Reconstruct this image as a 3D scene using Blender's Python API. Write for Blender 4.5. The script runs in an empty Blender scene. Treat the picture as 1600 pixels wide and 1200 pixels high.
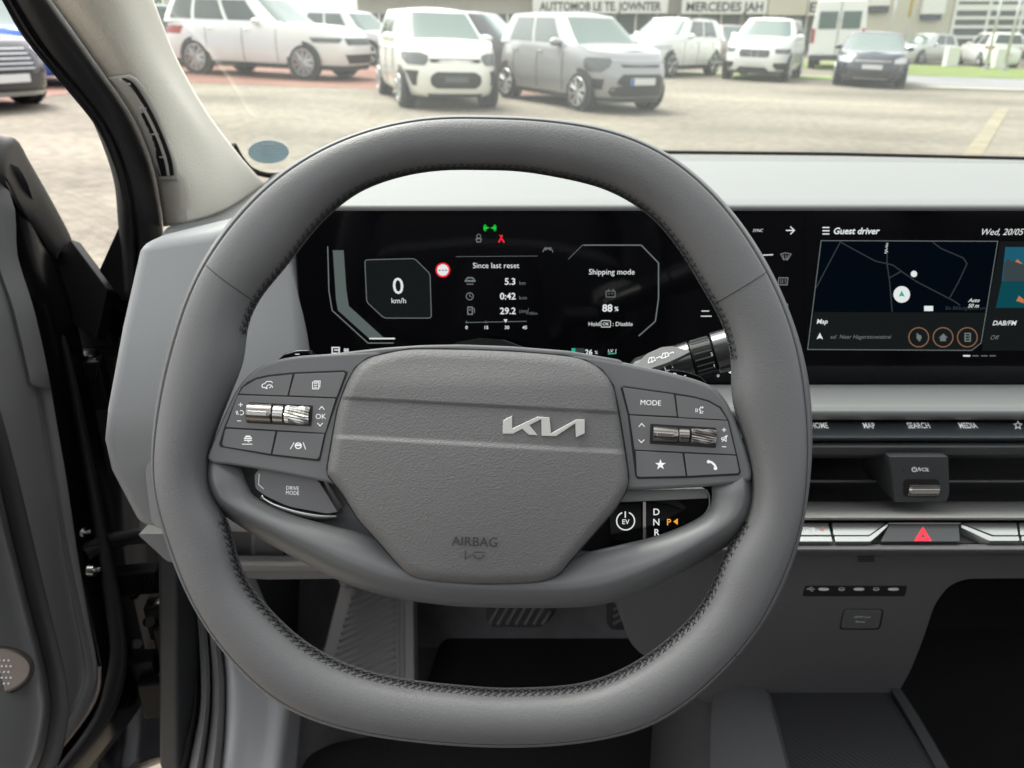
import bpy, bmesh, math, random
import numpy as np
from mathutils import Vector, Matrix
random.seed(7)
rng = np.random.default_rng(5)
rad = math.radians
sc = bpy.context.scene
COL = sc.collection

# ------------------------------------------------------------------ camera
F, CU, CV = 1200.0, 800.0, 600.0            # focal length and centre in photo pixels
PITCH = rad(23.9)
CAM = Vector((0, 0, 1.0))
FW = Vector((0, math.cos(PITCH), -math.sin(PITCH)))
UP = Vector((0, math.sin(PITCH), math.cos(PITCH)))
RT = Vector((1, 0, 0))
cd = bpy.data.cameras.new('camera')
cam = bpy.data.objects.new('camera', cd)
COL.objects.link(cam)
cam.location = CAM
cam.rotation_euler = (rad(90) - PITCH, 0, 0)
cd.sensor_fit = 'HORIZONTAL'
cd.sensor_width = 34.6
cd.lens = 34.6 * F / 1600.0
cd.clip_start = 0.02
cd.clip_end = 2000
cd.dof.use_dof = True
cd.dof.focus_distance = 0.465
cd.dof.aperture_fstop = 11.5
sc.camera = cam

# ------------------------------------------------------------------ light: overcast daylight
SUN_EL, SUN_AZ = 60, 318
w = bpy.data.worlds.new('World')
sc.world = w
w.use_nodes = True
nt = w.node_tree
bg = nt.nodes['Background']
sky = nt.nodes.new('ShaderNodeTexSky')
sky.sky_type = 'NISHITA'
sky.sun_disc = False
sky.sun_elevation = rad(SUN_EL)
sky.sun_rotation = rad(SUN_AZ)
sky.air_density = 1.6
sky.dust_density = 4.0
hs = nt.nodes.new('ShaderNodeHueSaturation')
hs.inputs['Saturation'].default_value = 0.12      # cloud cover takes the blue out
nt.links.new(sky.outputs[0], hs.inputs['Color'])
nt.links.new(hs.outputs[0], bg.inputs['Color'])
bg.inputs['Strength'].default_value = 0.15
sl = bpy.data.lights.new('sun', 'SUN')
sl.energy = 1.2
sl.angle = rad(30)
sl.color = (1.0, 0.95, 0.88)
so = bpy.data.objects.new('sun', sl)
COL.objects.link(so)
a_, e_ = rad(SUN_AZ), rad(SUN_EL)
so.rotation_euler = Vector((math.sin(a_) * math.cos(e_), math.cos(a_) * math.cos(e_), math.sin(e_))).to_track_quat('Z', 'Y').to_euler()
vs = sc.view_settings
vs.view_transform = 'Standard'
vs.look = 'None'
vs.gamma = 1
vs.use_curve_mapping = False
EXPO = 1.6
vs.exposure = EXPO
sc.cycles.max_bounces = 10
sc.cycles.transparent_max_bounces = 12
sc.cycles.use_denoising = True
sc.cycles.caustics_reflective = False
sc.cycles.caustics_refractive = False

# ------------------------------------------------------------------ helpers
def ray(u, v):
    return RT * ((u - CU) / F) + FW + UP * ((CV - v) / F)
def at(u, v, d):
    return CAM + ray(u, v) * d
def ground_z(x, y):
    return -0.03 * max(-30, min(30, x)) + 0.022 * max(-13, min(45, y - 13))

class Plane:
    """A real plane in the cabin; hit() finds where a sight line of the photo meets it."""
    def __init__(s, p, n, ex=None):
        s.p = p; s.n = n.normalized()
        s.ex = (ex or RT).normalized()
        s.ey = s.n.cross(s.ex).normalized()
    def hit(s, u, v, off=0.0):
        r = ray(u, v)
        t = (s.p + s.n * off - CAM).dot(s.n) / r.dot(s.n)
        return CAM + r * t
    def px(s, u, v):
        return (s.hit(u, v) - CAM).dot(FW) / F

def tag(o, label=None, cat=None, group=None, kind=None):
    if label: o['label'] = label
    if cat: o['category'] = cat
    if group: o['group'] = group
    if kind: o['kind'] = kind
    return o
def empty(name, loc, label, cat, group=None, rotz=0, roty=0):
    o = bpy.data.objects.new(name, None)
    COL.objects.link(o)
    o.location = loc
    o.rotation_euler = (0, roty, rotz)
    o.empty_display_size = 0.05
    return tag(o, label, cat, group)

class MB:
    def __init__(s):
        s.v = []; s.f = []
    def add(s, vs_, fs):
        b = len(s.v)
        s.v += [tuple(p) for p in vs_]
        s.f += [tuple(i + b for i in f) for f in fs]
    def grid(s, rows, cu=False, cv=False):
        n, m = len(rows), len(rows[0])
        fs = []
        for i in range(n if cu else n - 1):
            for j in range(m if cv else m - 1):
                fs.append((i * m + j, i * m + (j + 1) % m, ((i + 1) % n) * m + (j + 1) % m, ((i + 1) % n) * m + j))
        s.add([p for r in rows for p in r], fs)
    def prism(s, front, back):
        n = len(front)
        fs = [tuple(range(n)), tuple(range(2 * n - 1, n - 1, -1))]
        for i in range(n):
            j = (i + 1) % n
            fs.append((i, i + n, j + n, j))
        s.add(list(front) + list(back), fs)
    def box(s, c, size, M=None):
        hx, hy, hz = (q / 2 for q in size)
        c = Vector(c)
        ps = []
        for z in (-hz, hz):
            for x, y in ((-hx, -hy), (hx, -hy), (hx, hy), (-hx, hy)):
                p = Vector((x, y, z))
                ps.append(c + (M @ p if M else p))
        s.add(ps, [(3, 2, 1, 0), (4, 5, 6, 7), (0, 1, 5, 4), (1, 2, 6, 5), (2, 3, 7, 6), (3, 0, 4, 7)])
    def tube(s, pts, r, n=8, closed=False, caps=True):
        pts = [Vector(p) for p in pts]
        N = len(pts)
        rs = r if isinstance(r, (list, tuple)) else [r] * N
        rows = []
        ref = None
        for i, p in enumerate(pts):
            a = pts[(i - 1) % N] if (closed or i) else p
            b = pts[(i + 1) % N] if (closed or i < N - 1) else p
            t = (b - a).normalized()
            if ref is None:
                ref = t.orthogonal().normalized()
            ref = (ref - t * ref.dot(t)).normalized()
            bi = t.cross(ref)
            rows.append([p + (ref * math.cos(2 * math.pi * k / n) + bi * math.sin(2 * math.pi * k / n)) * rs[i] for k in range(n)])
        b0 = len(s.v)
        s.grid(rows, cu=closed, cv=True)
        if caps and not closed:
            s.f.append(tuple(b0 + k for k in range(n))[::-1])
            s.f.append(tuple(b0 + (N - 1) * n + k for k in range(n)))
    def cyl(s, p0, p1, r0, r1=None, n=24):
        s.tube([p0, p1], [r0, r0 if r1 is None else r1], n)
    def build(s, name, mat, parent=None, smooth=35, bevel=0, seg=3, solid=0, local=False, sub=0):
        org = Vector((0, 0, 0))
        if parent is not None and not local:
            q = parent
            while q is not None:
                org += q.location
                q = q.parent
        me = bpy.data.meshes.new(name)
        me.from_pydata([(p[0] - org.x, p[1] - org.y, p[2] - org.z) for p in s.v], [], s.f)
        me.validate()
        bm = bmesh.new(); bm.from_mesh(me)
        bmesh.ops.recalc_face_normals(bm, faces=bm.faces)
        bm.to_mesh(me); bm.free()
        if smooth:
            me.shade_smooth()
            if smooth < 180:
                me.set_sharp_from_angle(angle=rad(smooth))
        o = bpy.data.objects.new(name, me)
        COL.objects.link(o)
        me.materials.append(mat)
        if parent is not None:
            o.parent = parent
        if solid:
            m = o.modifiers.new('solid', 'SOLIDIFY'); m.thickness = abs(solid); m.offset = -1 if solid > 0 else 1
        if bevel:
            m = o.modifiers.new('bevel', 'BEVEL'); m.width = bevel; m.segments = seg
            m.limit_method = 'ANGLE'; m.angle_limit = rad(32); m.harden_normals = True
        if sub:
            m = o.modifiers.new('sub', 'SUBSURF'); m.levels = sub; m.render_levels = sub
        return o

def cr(pts, n, closed=False):
    """Catmull-Rom through pts (any dimension), n samples."""
    P = np.array(pts, float)
    N = len(P)
    out = []
    segs = N if closed else N - 1
    for k in range(n):
        t = k / (n if closed else n - 1) * segs
        i = min(int(t), segs - 1); t -= i
        if closed:
            p0, p1, p2, p3 = P[(i - 1) % N], P[i], P[(i + 1) % N], P[(i + 2) % N]
        else:
            p1, p2 = P[i], P[i + 1]
            p0 = P[i - 1] if i > 0 else 2 * p1 - p2
            p3 = P[i + 2] if i + 2 < N else 2 * p2 - p1
        out.append(0.5 * (2 * p1 + (p2 - p0) * t + (2 * p0 - 5 * p1 + 4 * p2 - p3) * t * t + (3 * p1 - p0 - 3 * p2 + p3) * t ** 3))
    return [tuple(q) for q in out]
def rnd(pts, r, n=5):
    """Round the corners of a closed 2-D outline; r is one radius or one per corner."""
    out = []
    N = len(pts)
    for i in range(N):
        p = np.array(pts[i], float); a = np.array(pts[i - 1], float); b = np.array(pts[(i + 1) % N], float)
        rr = r[i] if isinstance(r, (list, tuple)) else r
        la, lb = np.linalg.norm(a - p), np.linalg.norm(b - p)
        k = min(rr, la * 0.48, lb * 0.48)
        if k < 0.3:
            out.append(tuple(p)); continue
        q0 = p + (a - p) / la * k; q1 = p + (b - p) / lb * k
        for j in range(n + 1):
            t = j / n
            out.append(tuple((1 - t) ** 2 * q0 + 2 * t * (1 - t) * p + t * t * q1))
    return out
def plate(name, pts, pl, off, thick, mat, parent=None, bevel=0, seg=3, smooth=35):
    m = MB()
    fr = [pl.hit(u, v, off) for u, v in pts]
    m.prism(fr, [p - pl.n * thick for p in fr])
    return m.build(name, mat, parent, bevel=bevel, seg=seg, smooth=smooth)
def loft(name, lines, mat, parent=None, n=24, m=0, solid=0.006, smooth=50, rev=False):
    """Surface through sight-line polylines (u, v, depth)."""
    L = [cr(l, n) for l in lines]
    if m:
        cols = [cr([l[i] for l in L], m) for i in range(n)]
        rows = [[at(*p) for p in c] for c in cols]
    else:
        rows = [[at(*l[i]) for l in L] for i in range(n)]
    b = MB(); b.grid(rows)
    o = b.build(name, mat, parent, smooth=smooth)
    if solid:
        # thicken away from the camera
        md = o.modifiers.new('solid', 'SOLIDIFY'); md.thickness = solid
        me = o.data
        c = sum((p.normal.dot(((me.vertices[p.vertices[0]].co + (parent.location if parent else Vector())) - CAM)) for p in me.polygons))
        md.offset = -1 if c < 0 else 1
    return o
def yz(v, d):
    p = at(CU, v, d)
    return p.y, p.z
def bar(name, prof, x0, x1, mat, parent=None, bevel=0.0, seg=3):
    """Solid with one cross-section (v, depth) running straight across the car."""
    A = [Vector((x0,) + yz(v, d)) for v, d in prof]
    B = [Vector((x1,) + yz(v, d)) for v, d in prof]
    m = MB(); m.prism(A, B)
    return m.build(name, mat, parent, bevel=bevel, seg=seg)

_gl = {}
def glyphs(txt, align='CENTER', shear=0.0, bold=0.0, space=1.0):
    key = (txt, align, shear, bold, space)
    if key not in _gl:
        c = bpy.data.curves.new('t', 'FONT')
        c.body = txt; c.size = 1; c.align_x = align; c.shear = shear; c.offset = bold; c.space_character = space
        c.resolution_u = 3
        c.fill_mode = 'FRONT'
        o = bpy.data.objects.new('t', c)
        me = bpy.data.meshes.new_from_object(o)
        _gl[key] = ([(q.co.x, q.co.y - 0.36) for q in me.vertices], [tuple(p.vertices) for p in me.polygons])
        bpy.data.objects.remove(o); bpy.data.curves.remove(c); bpy.data.meshes.remove(me)
    return _gl[key]

class Art:
    """Flat marks (printed or displayed) lying on a plane."""
    def __init__(s, pl, off=0.0, tr=None):
        s.pl, s.off, s.m, s.tr = pl, off, MB(), tr or (lambda x, y: (x, y))
    def H(s, p):
        u, v = s.tr(*p)
        return s.pl.hit(u, v, s.off)
    def poly(s, pts):
        s.m.add([s.H(p) for p in pts], [tuple(range(len(pts)))])
        return s
    def line(s, pts, wd, closed=False):
        P = np.array(pts, float); N = len(P)
        L, R = [], []
        for i in range(N):
            a = P[i - 1] if (closed or i) else None
            b = P[(i + 1) % N] if (closed or i < N - 1) else None
            d = []
            if a is not None: d.append((P[i] - a) / (np.linalg.norm(P[i] - a) + 1e-9))
            if b is not None: d.append((b - P[i]) / (np.linalg.norm(b - P[i]) + 1e-9))
            t = sum(d); t = t / (np.linalg.norm(t) + 1e-9)
            k = 1 / max(0.45, abs(float(np.dot(t, d[0]))))
            nn = np.array((-t[1], t[0])) * wd / 2 * k
            L.append(tuple(P[i] + nn)); R.append(tuple(P[i] - nn))
        vs_ = [s.H(p) for p in L] + [s.H(p) for p in R]
        fs = []
        for i in range(N if closed else N - 1):
            j = (i + 1) % N
            fs.append((i, j, j + N, i + N))
        s.m.add(vs_, fs)
        return s
    def ring(s, c, r, wd, a0=0, a1=360, n=24, ry=None):
        ry = ry or r
        full = a1 - a0 >= 360
        k = n if full else n + 1
        pts = [(c[0] + r * math.cos(rad(a0 + (a1 - a0) * i / n)), c[1] - ry * math.sin(rad(a0 + (a1 - a0) * i / n))) for i in range(k)]
        return s.line(pts, wd, full)
    def disc(s, c, r, n=24, ry=None):
        ry = ry or r
        return s.poly([(c[0] + r * math.cos(2 * math.pi * i / n), c[1] + ry * math.sin(2 * math.pi * i / n)) for i in range(n)])
    def text(s, txt, u, v, cap, align='CENTER', rot=0, shear=0, bold=0, stretch=1, space=1):
        """cap: height of the capitals in photo pixels"""
        vs_, fs = glyphs(txt, align, shear, bold, space)
        u, v = s.tr(u, v)
        p = s.pl.hit(u, v, s.off)
        k = cap / 0.72 * s.pl.px(u, v)
        c_, s_ = math.cos(rad(rot)), math.sin(rad(rot))
        s.m.add([p + s.pl.ex * ((x * stretch * c_ - y * s_) * k) + s.pl.ey * ((x * stretch * s_ + y * c_) * k) for x, y in vs_], fs)
        return s
    def build(s, name, mat, parent):
        return s.m.build(name, mat, parent, smooth=0)

# ------------------------------------------------------------------ materials
def mat(name, col, rough=0.5, metal=0.0, coat=0.0, bump=None, var=0.0, vscale=6, spec=0.5, emit=None, estr=0, kind='noise', sheen=0, dirt=None):
    m = bpy.data.materials.new(name)
    m.use_nodes = True
    t = m.node_tree; L = t.links
    b = t.nodes['Principled BSDF']
    c = tuple(col) + (1,)
    b.inputs['Base Color'].default_value = c
    b.inputs['Roughness'].default_value = rough
    b.inputs['Metallic'].default_value = metal
    b.inputs['Coat Weight'].default_value = coat
    b.inputs['Specular IOR Level'].default_value = spec
    if sheen:
        b.inputs['Sheen Weight'].default_value = sheen
    if emit:
        b.inputs['Emission Color'].default_value = tuple(emit) + (1,)
        b.inputs['Emission Strength'].default_value = estr / 2 ** EXPO
    tc = None
    if bump or var:
        tc = t.nodes.new('ShaderNodeTexCoord')
    if var:
        nz = t.nodes.new('ShaderNodeTexNoise')
        nz.inputs['Scale'].default_value = vscale; nz.inputs['Detail'].default_value = 6
        L.new(tc.outputs['Object'], nz.inputs['Vector'])
        rp = t.nodes.new('ShaderNodeValToRGB')
        rp.color_ramp.elements[0].position = 0.3; rp.color_ramp.elements[1].position = 0.7
        rp.color_ramp.elements[0].color = tuple(q * (1 - var) for q in col) + (1,)
        rp.color_ramp.elements[1].color = tuple(min(1, q * (1 + var)) for q in col) + (1,)
        L.new(nz.outputs['Fac'], rp.inputs['Fac'])
        L.new(rp.outputs['Color'], b.inputs['Base Color'])
        mr = t.nodes.new('ShaderNodeMapRange')
        mr.inputs['To Min'].default_value = max(0.02, rough - 0.06); mr.inputs['To Max'].default_value = min(1, rough + 0.06)
        L.new(nz.outputs['Fac'], mr.inputs['Value']); L.new(mr.outputs[0], b.inputs['Roughness'])
    if bump:
        sc_, st, dist = bump
        if kind == 'grain':      # pebbled leather / moulded plastic grain
            tx = t.nodes.new('ShaderNodeTexVoronoi'); tx.feature = 'SMOOTH_F1'
            tx.inputs['Scale'].default_value = sc_
            if 'Smoothness' in tx.inputs: tx.inputs['Smoothness'].default_value = 0.35
            out = tx.outputs['Distance']
            nz2 = t.nodes.new('ShaderNodeTexNoise'); nz2.inputs['Scale'].default_value = sc_ * 0.6
            L.new(tc.outputs['Object'], nz2.inputs['Vector'])
            mx = t.nodes.new('ShaderNodeMath'); mx.operation = 'ADD'
            L.new(out, mx.inputs[0]); L.new(nz2.outputs['Fac'], mx.inputs[1]); out = mx.outputs[0]
            L.new(tc.outputs['Object'], tx.inputs['Vector'])
        elif kind == 'weave':
            wv = t.nodes.new('ShaderNodeTexWave'); wv.inputs['Scale'].default_value = sc_; wv.bands_direction = 'X'
            wv2 = t.nodes.new('ShaderNodeTexWave'); wv2.inputs['Scale'].default_value = sc_; wv2.bands_direction = 'Z'
            for q in (wv, wv2): L.new(tc.outputs['Object'], q.inputs['Vector'])
            mx = t.nodes.new('ShaderNodeMath'); mx.operation = 'MULTIPLY'
            L.new(wv.outputs['Fac'], mx.inputs[0]); L.new(wv2.outputs['Fac'], mx.inputs[1]); out = mx.outputs[0]
        elif kind == 'dots':
            wv = t.nodes.new('ShaderNodeTexWave'); wv.inputs['Scale'].default_value = sc_; wv.bands_direction = 'X'
            wv2 = t.nodes.new('ShaderNodeTexWave'); wv2.inputs['Scale'].default_value = sc_; wv2.bands_direction = 'Y'
            for q in (wv, wv2): L.new(tc.outputs['Object'], q.inputs['Vector'])
            mx = t.nodes.new('ShaderNodeMath'); mx.operation = 'MULTIPLY'
            L.new(wv.outputs['Fac'], mx.inputs[0]); L.new(wv2.outputs['Fac'], mx.inputs[1]); out = mx.outputs[0]
        elif kind == 'wave':
            wv = t.nodes.new('ShaderNodeTexWave'); wv.inputs['Scale'].default_value = sc_; wv.bands_direction = 'DIAGONAL'
            L.new(tc.outputs['Object'], wv.inputs['Vector']); out = wv.outputs['Fac']
        else:
            nz3 = t.nodes.new('ShaderNodeTexNoise'); nz3.inputs['Scale'].default_value = sc_; nz3.inputs['Detail'].default_value = 3
            L.new(tc.outputs['Object'], nz3.inputs['Vector']); out = nz3.outputs['Fac']
        bp = t.nodes.new('ShaderNodeBump')
        bp.inputs['Strength'].default_value = st; bp.inputs['Distance'].default_value = dist
        L.new(out, bp.inputs['Height']); L.new(bp.outputs[0], b.inputs['Normal'])
    return m

M = {}
M['leather'] = mat('wheel_leather', (.124, .124, .127), .42, bump=(1250, .3, .0004), kind='grain', var=.04, vscale=20, spec=.45)
M['airbag'] = mat('airbag_plastic', (.132, .131, .130), .46, bump=(1150, .5, .0004), kind='grain', var=.03, vscale=15)
M['spoke'] = mat('spoke_plastic', (.13, .133, .136), .36, bump=(2500, .05, .0002), var=.04, vscale=25)
M['button'] = mat('button_plastic', (.135, .135, .138), .42, bump=(2600, .05, .0002))
M['gap'] = mat('black_gap', (.006, .006, .007), .6)
M['black'] = mat('black_plastic', (.010, .010, .011), .4, spec=.15, bump=(1200, .1, .0002))
M['gloss'] = mat('piano_black', (.004, .004, .005), .06, spec=.25)
M['gloss_key'] = mat('gloss_key', (.004, .004, .005), .1, spec=.07)
M['stalk'] = mat('stalk_gloss', (.03, .03, .032), .16, spec=.9)
M['gloss_display'] = mat('display_glass', (.003, .003, .004), .08, spec=.28)
M['thread'] = mat('dark_thread', (.018, .018, .019), .35, spec=.6)
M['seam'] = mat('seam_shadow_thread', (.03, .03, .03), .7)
M['chrome'] = mat('satin_chrome', (.55, .54, .52), .22, metal=1)
M['dchrome'] = mat('dark_chrome', (.30, .28, .26), .24, metal=1)
M['emblem'] = mat('emblem_satin', (.74, .73, .7), .33, metal=.55)
M['white'] = mat('white_print_glow', (.8, .8, .8), .5, emit=(1, 1, 1), estr=.25)  # printed marks also given a small glow to read brighter
M['emboss_shade'] = mat('embossed_mark_shade', (.03, .03, .03), .6)  # flat letters, relief shading painted in as dark grey
M['dashtop'] = mat('dash_top_pad', (.165, .169, .171), .5, bump=(1400, .1, .0003), kind='grain', var=.03, vscale=8)
M['dashdots'] = mat('dash_perforated', (.14, .145, .147), .5, bump=(160, .6, .0009), kind='dots')
M['shell'] = mat('dash_shell_grey', (.34, .343, .348), .5, bump=(1500, .12, .0003), kind='grain', var=.03)
M['knee'] = mat('knee_panel_grey', (.22, .22, .222), .55, bump=(1300, .12, .0003), kind='grain', var=.04)
M['darkgrey'] = mat('dark_grey_plastic', (.045, .047, .05), .5, bump=(1300, .1, .0003), kind='grain', var=.05)
M['stack'] = mat('stack_plastic', (.104, .104, .108), .55, bump=(1300, .1, .0003), kind='grain', var=.05)
M['ledge'] = mat('ledge_pad', (.20, .205, .205), .45, bump=(1500, .1, .0003), kind='grain')
M['shelf'] = mat('shelf_grey', (.29, .29, .275), .4, var=.04)
M['touch'] = mat('touch_strip', (.05, .055, .06), .28, coat=.2)
M['silver'] = mat('satin_silver', (.5, .51, .5), .3, metal=.85)
M['pillar'] = mat('pillar_fabric', (.70, .66, .59), .8, bump=(620, .45, .0006), kind='grain', var=.02)
M['pillarp'] = mat('pillar_plastic', (.52, .50, .46), .6)
M['ventin'] = mat('vent_inside_shade', (.10, .096, .088), .7)  # tone darkened to stand for shade within the vent
M['rubber'] = mat('door_seal_rubber', (.022, .021, .023), .62, spec=.25, bump=(300, .1, .0003), var=.1)
M['bodyblack'] = mat('black_car_paint', (.004, .004, .005), .22, spec=.2)
M['doorgrey'] = mat('door_trim_grey', (.225, .222, .224), .55, bump=(1300, .1, .0003), kind='grain', var=.04)
M['doordark'] = mat('door_trim_dark', (.06, .058, .061), .55, spec=.3, bump=(900, .1, .0003), var=.06)
M['bronze'] = mat('bronze_speaker', (.30, .25, .22), .35, metal=.8)
M['carpet'] = mat('floor_carpet', (.19, .185, .195), .95, bump=(700, .8, .002), var=.12, vscale=40, sheen=.2)
M['matblack'] = mat('mat_and_footwell_shade_black', (.012, .012, .013), .95, bump=(800, .7, .0015), var=.15, vscale=60)  # mat colour, also used for shade in the passenger footwell
M['footrest'] = mat('footrest_rubber', (.40, .39, .395), .6, var=.05)
M['sill'] = mat('sill_plate_grey', (.55, .55, .555), .42, var=.04)
M['tray'] = mat('tray_mat', (.03, .03, .032), .5, bump=(110, .4, .0006), kind='wave')
M['pedal'] = mat('pedal_rubber', (.035, .035, .037), .6)
M['pedalrib'] = mat('pedal_rib_rubber', (.16, .16, .165), .6)
M['steel'] = mat('bare_steel', (.6, .6, .6), .3, metal=1)
M['headliner'] = mat('headliner_fabric', (.16, .155, .15), .9)
M['seatdark'] = mat('cabin_dark_trim', (.03, .03, .033), .85)
def screen(name, col, s): return mat(name, (0, 0, 0), .5, emit=col, estr=s, spec=0)
M['lit'] = screen('display_white', (.95, 1, .98), .8)
M['dim'] = screen('display_grey', (.7, .8, .78), .22)
M['faint'] = screen('display_faint_line', (.6, .75, .8), .06)
M['card'] = screen('display_card', (.7, .9, .9), .012)
M['cardm'] = screen('display_map', (.2, .5, 1), .006)
M['green'] = screen('display_green', (.02, .9, .08), .6)
M['red'] = screen('display_red', (1, .03, .05), .8)
M['teal'] = screen('display_teal', (.05, .8, .55), .5)
M['orange'] = screen('display_orange', (1, .42, .03), .95)
M['copper'] = screen('display_copper', (.8, .42, .25), .3)
M['bar'] = screen('display_bar', (.62, .78, .74), .16)
# ================================================================== STEERING WHEEL
D = 0.437
WC = at(753, 660, D)
WP = Plane(WC, -FW)
mpx = D / F
wheel = empty('steering_wheel', WC, 'grey leather steering wheel with silver emblem on its airbag cover', 'steering wheel')

outer = [(765, 186), (560, 210), (434, 276), (366, 342), (318, 412), (285, 487), (252, 610), (243, 690), (241, 745), (259, 825), (297, 927), (350, 1011), (400, 1066),
         (455, 1107), (560, 1140), (650, 1153), (740, 1160), (825, 1161), (920, 1153), (1000, 1137), (1040, 1119), (1127, 1046), (1197, 962), (1239, 867), (1257, 780),
         (1265, 697), (1260, 590), (1230, 487), (1190, 402), (1124, 311), (1040, 240), (960, 206), (860, 190)]
inner = [(750, 265), (650, 269), (560, 297), (504, 343), (465, 392), (440, 425), (400, 470), (381, 519), (384, 560), (366, 600), (350, 640), (330, 690), (320, 735), (328, 775), (350, 805), (362, 830), (364, 857), (379, 906), (420, 955),
         (472, 1004), (520, 1032), (580, 1053), (650, 1066), (720, 1073), (825, 1077), (930, 1067), (1000, 1034), (1046, 1000), (1092, 955), (1117, 913), (1124, 880), (1140, 850), (1168, 815), (1178, 760), (1168, 705), (1152, 655), (1140, 615),
         (1146, 570), (1132, 508), (1097, 450), (1069, 400), (1020, 338), (957, 298), (870, 276)]
def polar(pts, sig):
    a = np.array([math.atan2(660 - v, u - 753) % (2 * math.pi) for u, v in pts])
    r = np.array([math.hypot(u - 753, v - 660) for u, v in pts])
    o = np.argsort(a); a, r = a[o], r[o]
    a = np.concatenate([a - 2 * math.pi, a, a + 2 * math.pi]); r = np.tile(r, 3)
    ph = np.arange(720) * math.pi / 360
    y = np.interp(ph, a, r)
    k = np.exp(-0.5 * (np.arange(-40, 41) / (sig * 2)) ** 2); k /= k.sum()
    return np.convolve(np.tile(y, 3), k, 'same')[720:1440]
RO, RI = polar(outer, 4.0), polar(inner, 3.2)
def rim_pt(i, psi, lift=0.0):
    i = i % 720
    j = int(i); t = i - j; j2 = (j + 1) % 720
    ro = RO[j] * (1 - t) + RO[j2] * t; ri = RI[j] * (1 - t) + RI[j2] * t
    ph = i * math.pi / 360
    c, a = (ro + ri) / 2, (ro - ri) / 2
    b = 0.0155
    cs, sn = math.cos(psi), math.sin(psi)
    q = (abs(cs) ** 2.25 + abs(sn) ** 2.25) ** (-1 / 2.25)
    rr = c + (a + lift / mpx) * cs * q
    z = (b + lift) * sn * q
    dd = math.atan2(math.sin(psi - PSI_S), math.cos(psi - PSI_S))
    z -= 0.0013 * math.exp(-(dd / 0.05) ** 2)
    # foreshortening of the raised front face: keep the true shape on the wheel
    return WC + RT * (rr * math.cos(ph) * mpx) + UP * (rr * math.sin(ph) * mpx) - FW * z
PSI_S = rad(48)
psis = sorted([2 * math.pi * k / 44 for k in range(44)] + [PSI_S + q for q in (-.12, -.07, -.04, -.015, .015, .04, .07, .12)])
m = MB()
m.grid([[rim_pt(i, p) for p in psis] for i in range(0, 720, 3)], cu=True, cv=True)
rim = m.build('rim', M['leather'], wheel, smooth=180)
m = MB()
m.tube([rim_pt(i, PSI_S, -0.0002) for i in range(0, 720, 4)], 0.00048, 6, closed=True)
def cross_seam(i0, p0, p1, di=0.0, n=26):
    m.tube([rim_pt(i0 + di * k / n, rad(p0 + (p1 - p0) * k / n), 0.0) for k in range(n + 1)], 0.0003, 5)
cross_seam(300, 50, 168, 4)       # upper left panel joint
cross_seam(56, 50, 168, -2)       # upper right
cross_seam(437, 2, 48, 2, 12); cross_seam(637, 2, 48, -2, 12)
m.build('seam', M['seam'], rim, smooth=180)
m = MB()
NS = 230
for k in range(NS):
    i = k * 720 / NS
    if 318 < i < 398 or i > 678 or i < 26: continue
    h = 720 / NS
    A = rim_pt(i, rad(156), .0003); B = rim_pt(i + h * .9, rad(166), .0008); C2 = rim_pt(i + h * .1, rad(182), .0003)
    m.tube([A, B, C2], [.0002, .0004, .00024], 5)
    m.tube([rim_pt(i + h * .5, rad(154), .0002), rim_pt(i + h * .2, rad(170), .0008), rim_pt(i + h, rad(184), .0003)], [.00016, .00034, .0002], 5)
m.build('stitching', M['thread'], rim, smooth=180)
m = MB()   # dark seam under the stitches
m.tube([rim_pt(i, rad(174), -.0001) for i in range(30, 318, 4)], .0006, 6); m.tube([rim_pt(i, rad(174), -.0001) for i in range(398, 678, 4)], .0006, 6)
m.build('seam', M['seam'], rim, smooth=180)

# lower U-shaped spoke
oN = [(322, 690), (316, 740), (326, 778), (350, 805), (400, 838), (470, 877), (530, 907), (600, 931), (680, 944), (750, 949), (870, 950), (940, 945), (1000, 926), (1060, 897), (1113, 867), (1160, 838), (1181, 800), (1181, 755), (1172, 700)]
rN = [(336, 694), (334, 740), (345, 772), (366, 790), (420, 818), (490, 850), (545, 876), (610, 899), (685, 912), (755, 917), (868, 918), (935, 911), (990, 894), (1050, 868), (1098, 842), (1138, 815), (1157, 790), (1160, 752), (1152, 700)]
iN = [(372, 705), (380, 738), (388, 760), (402, 778), (452, 803), (522, 822), (578, 836), (625, 856), (690, 872), (755, 878), (865, 878), (922, 862), (965, 852), (1030, 836), (1085, 813), (1106, 797), (1112, 780), (1112, 760), (1110, 720)]
def lw(pts, off):
    return [WP.hit(u, v, off - .012 * max(0, 1 - min(q, 109 - q) / 9) ** 2) for q, (u, v) in enumerate(cr(pts, 110))]
rows = [lw(oN, -.020), lw(oN, -.010), lw([(o[0] * .6 + r[0] * .4, o[1] * .6 + r[1] * .4) for o, r in zip(oN, rN)], .000),
        lw([(o[0] * .2 + r[0] * .8, o[1] * .2 + r[1] * .8) for o, r in zip(oN, rN)], .0055), lw(rN, .0062),
        lw([(r[0] * .75 + i[0] * .25, r[1] * .75 + i[1] * .25) for i, r in zip(iN, rN)], .0050), lw([(r[0] * .15 + i[0] * .85, r[1] * .15 + i[1] * .85) for i, r in zip(iN, rN)], -.0005), lw(iN, -.004), lw(iN, -.022)]
m = MB(); m.grid(rows)
m.build('lower_spoke', M['spoke'], wheel, smooth=60)

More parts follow.
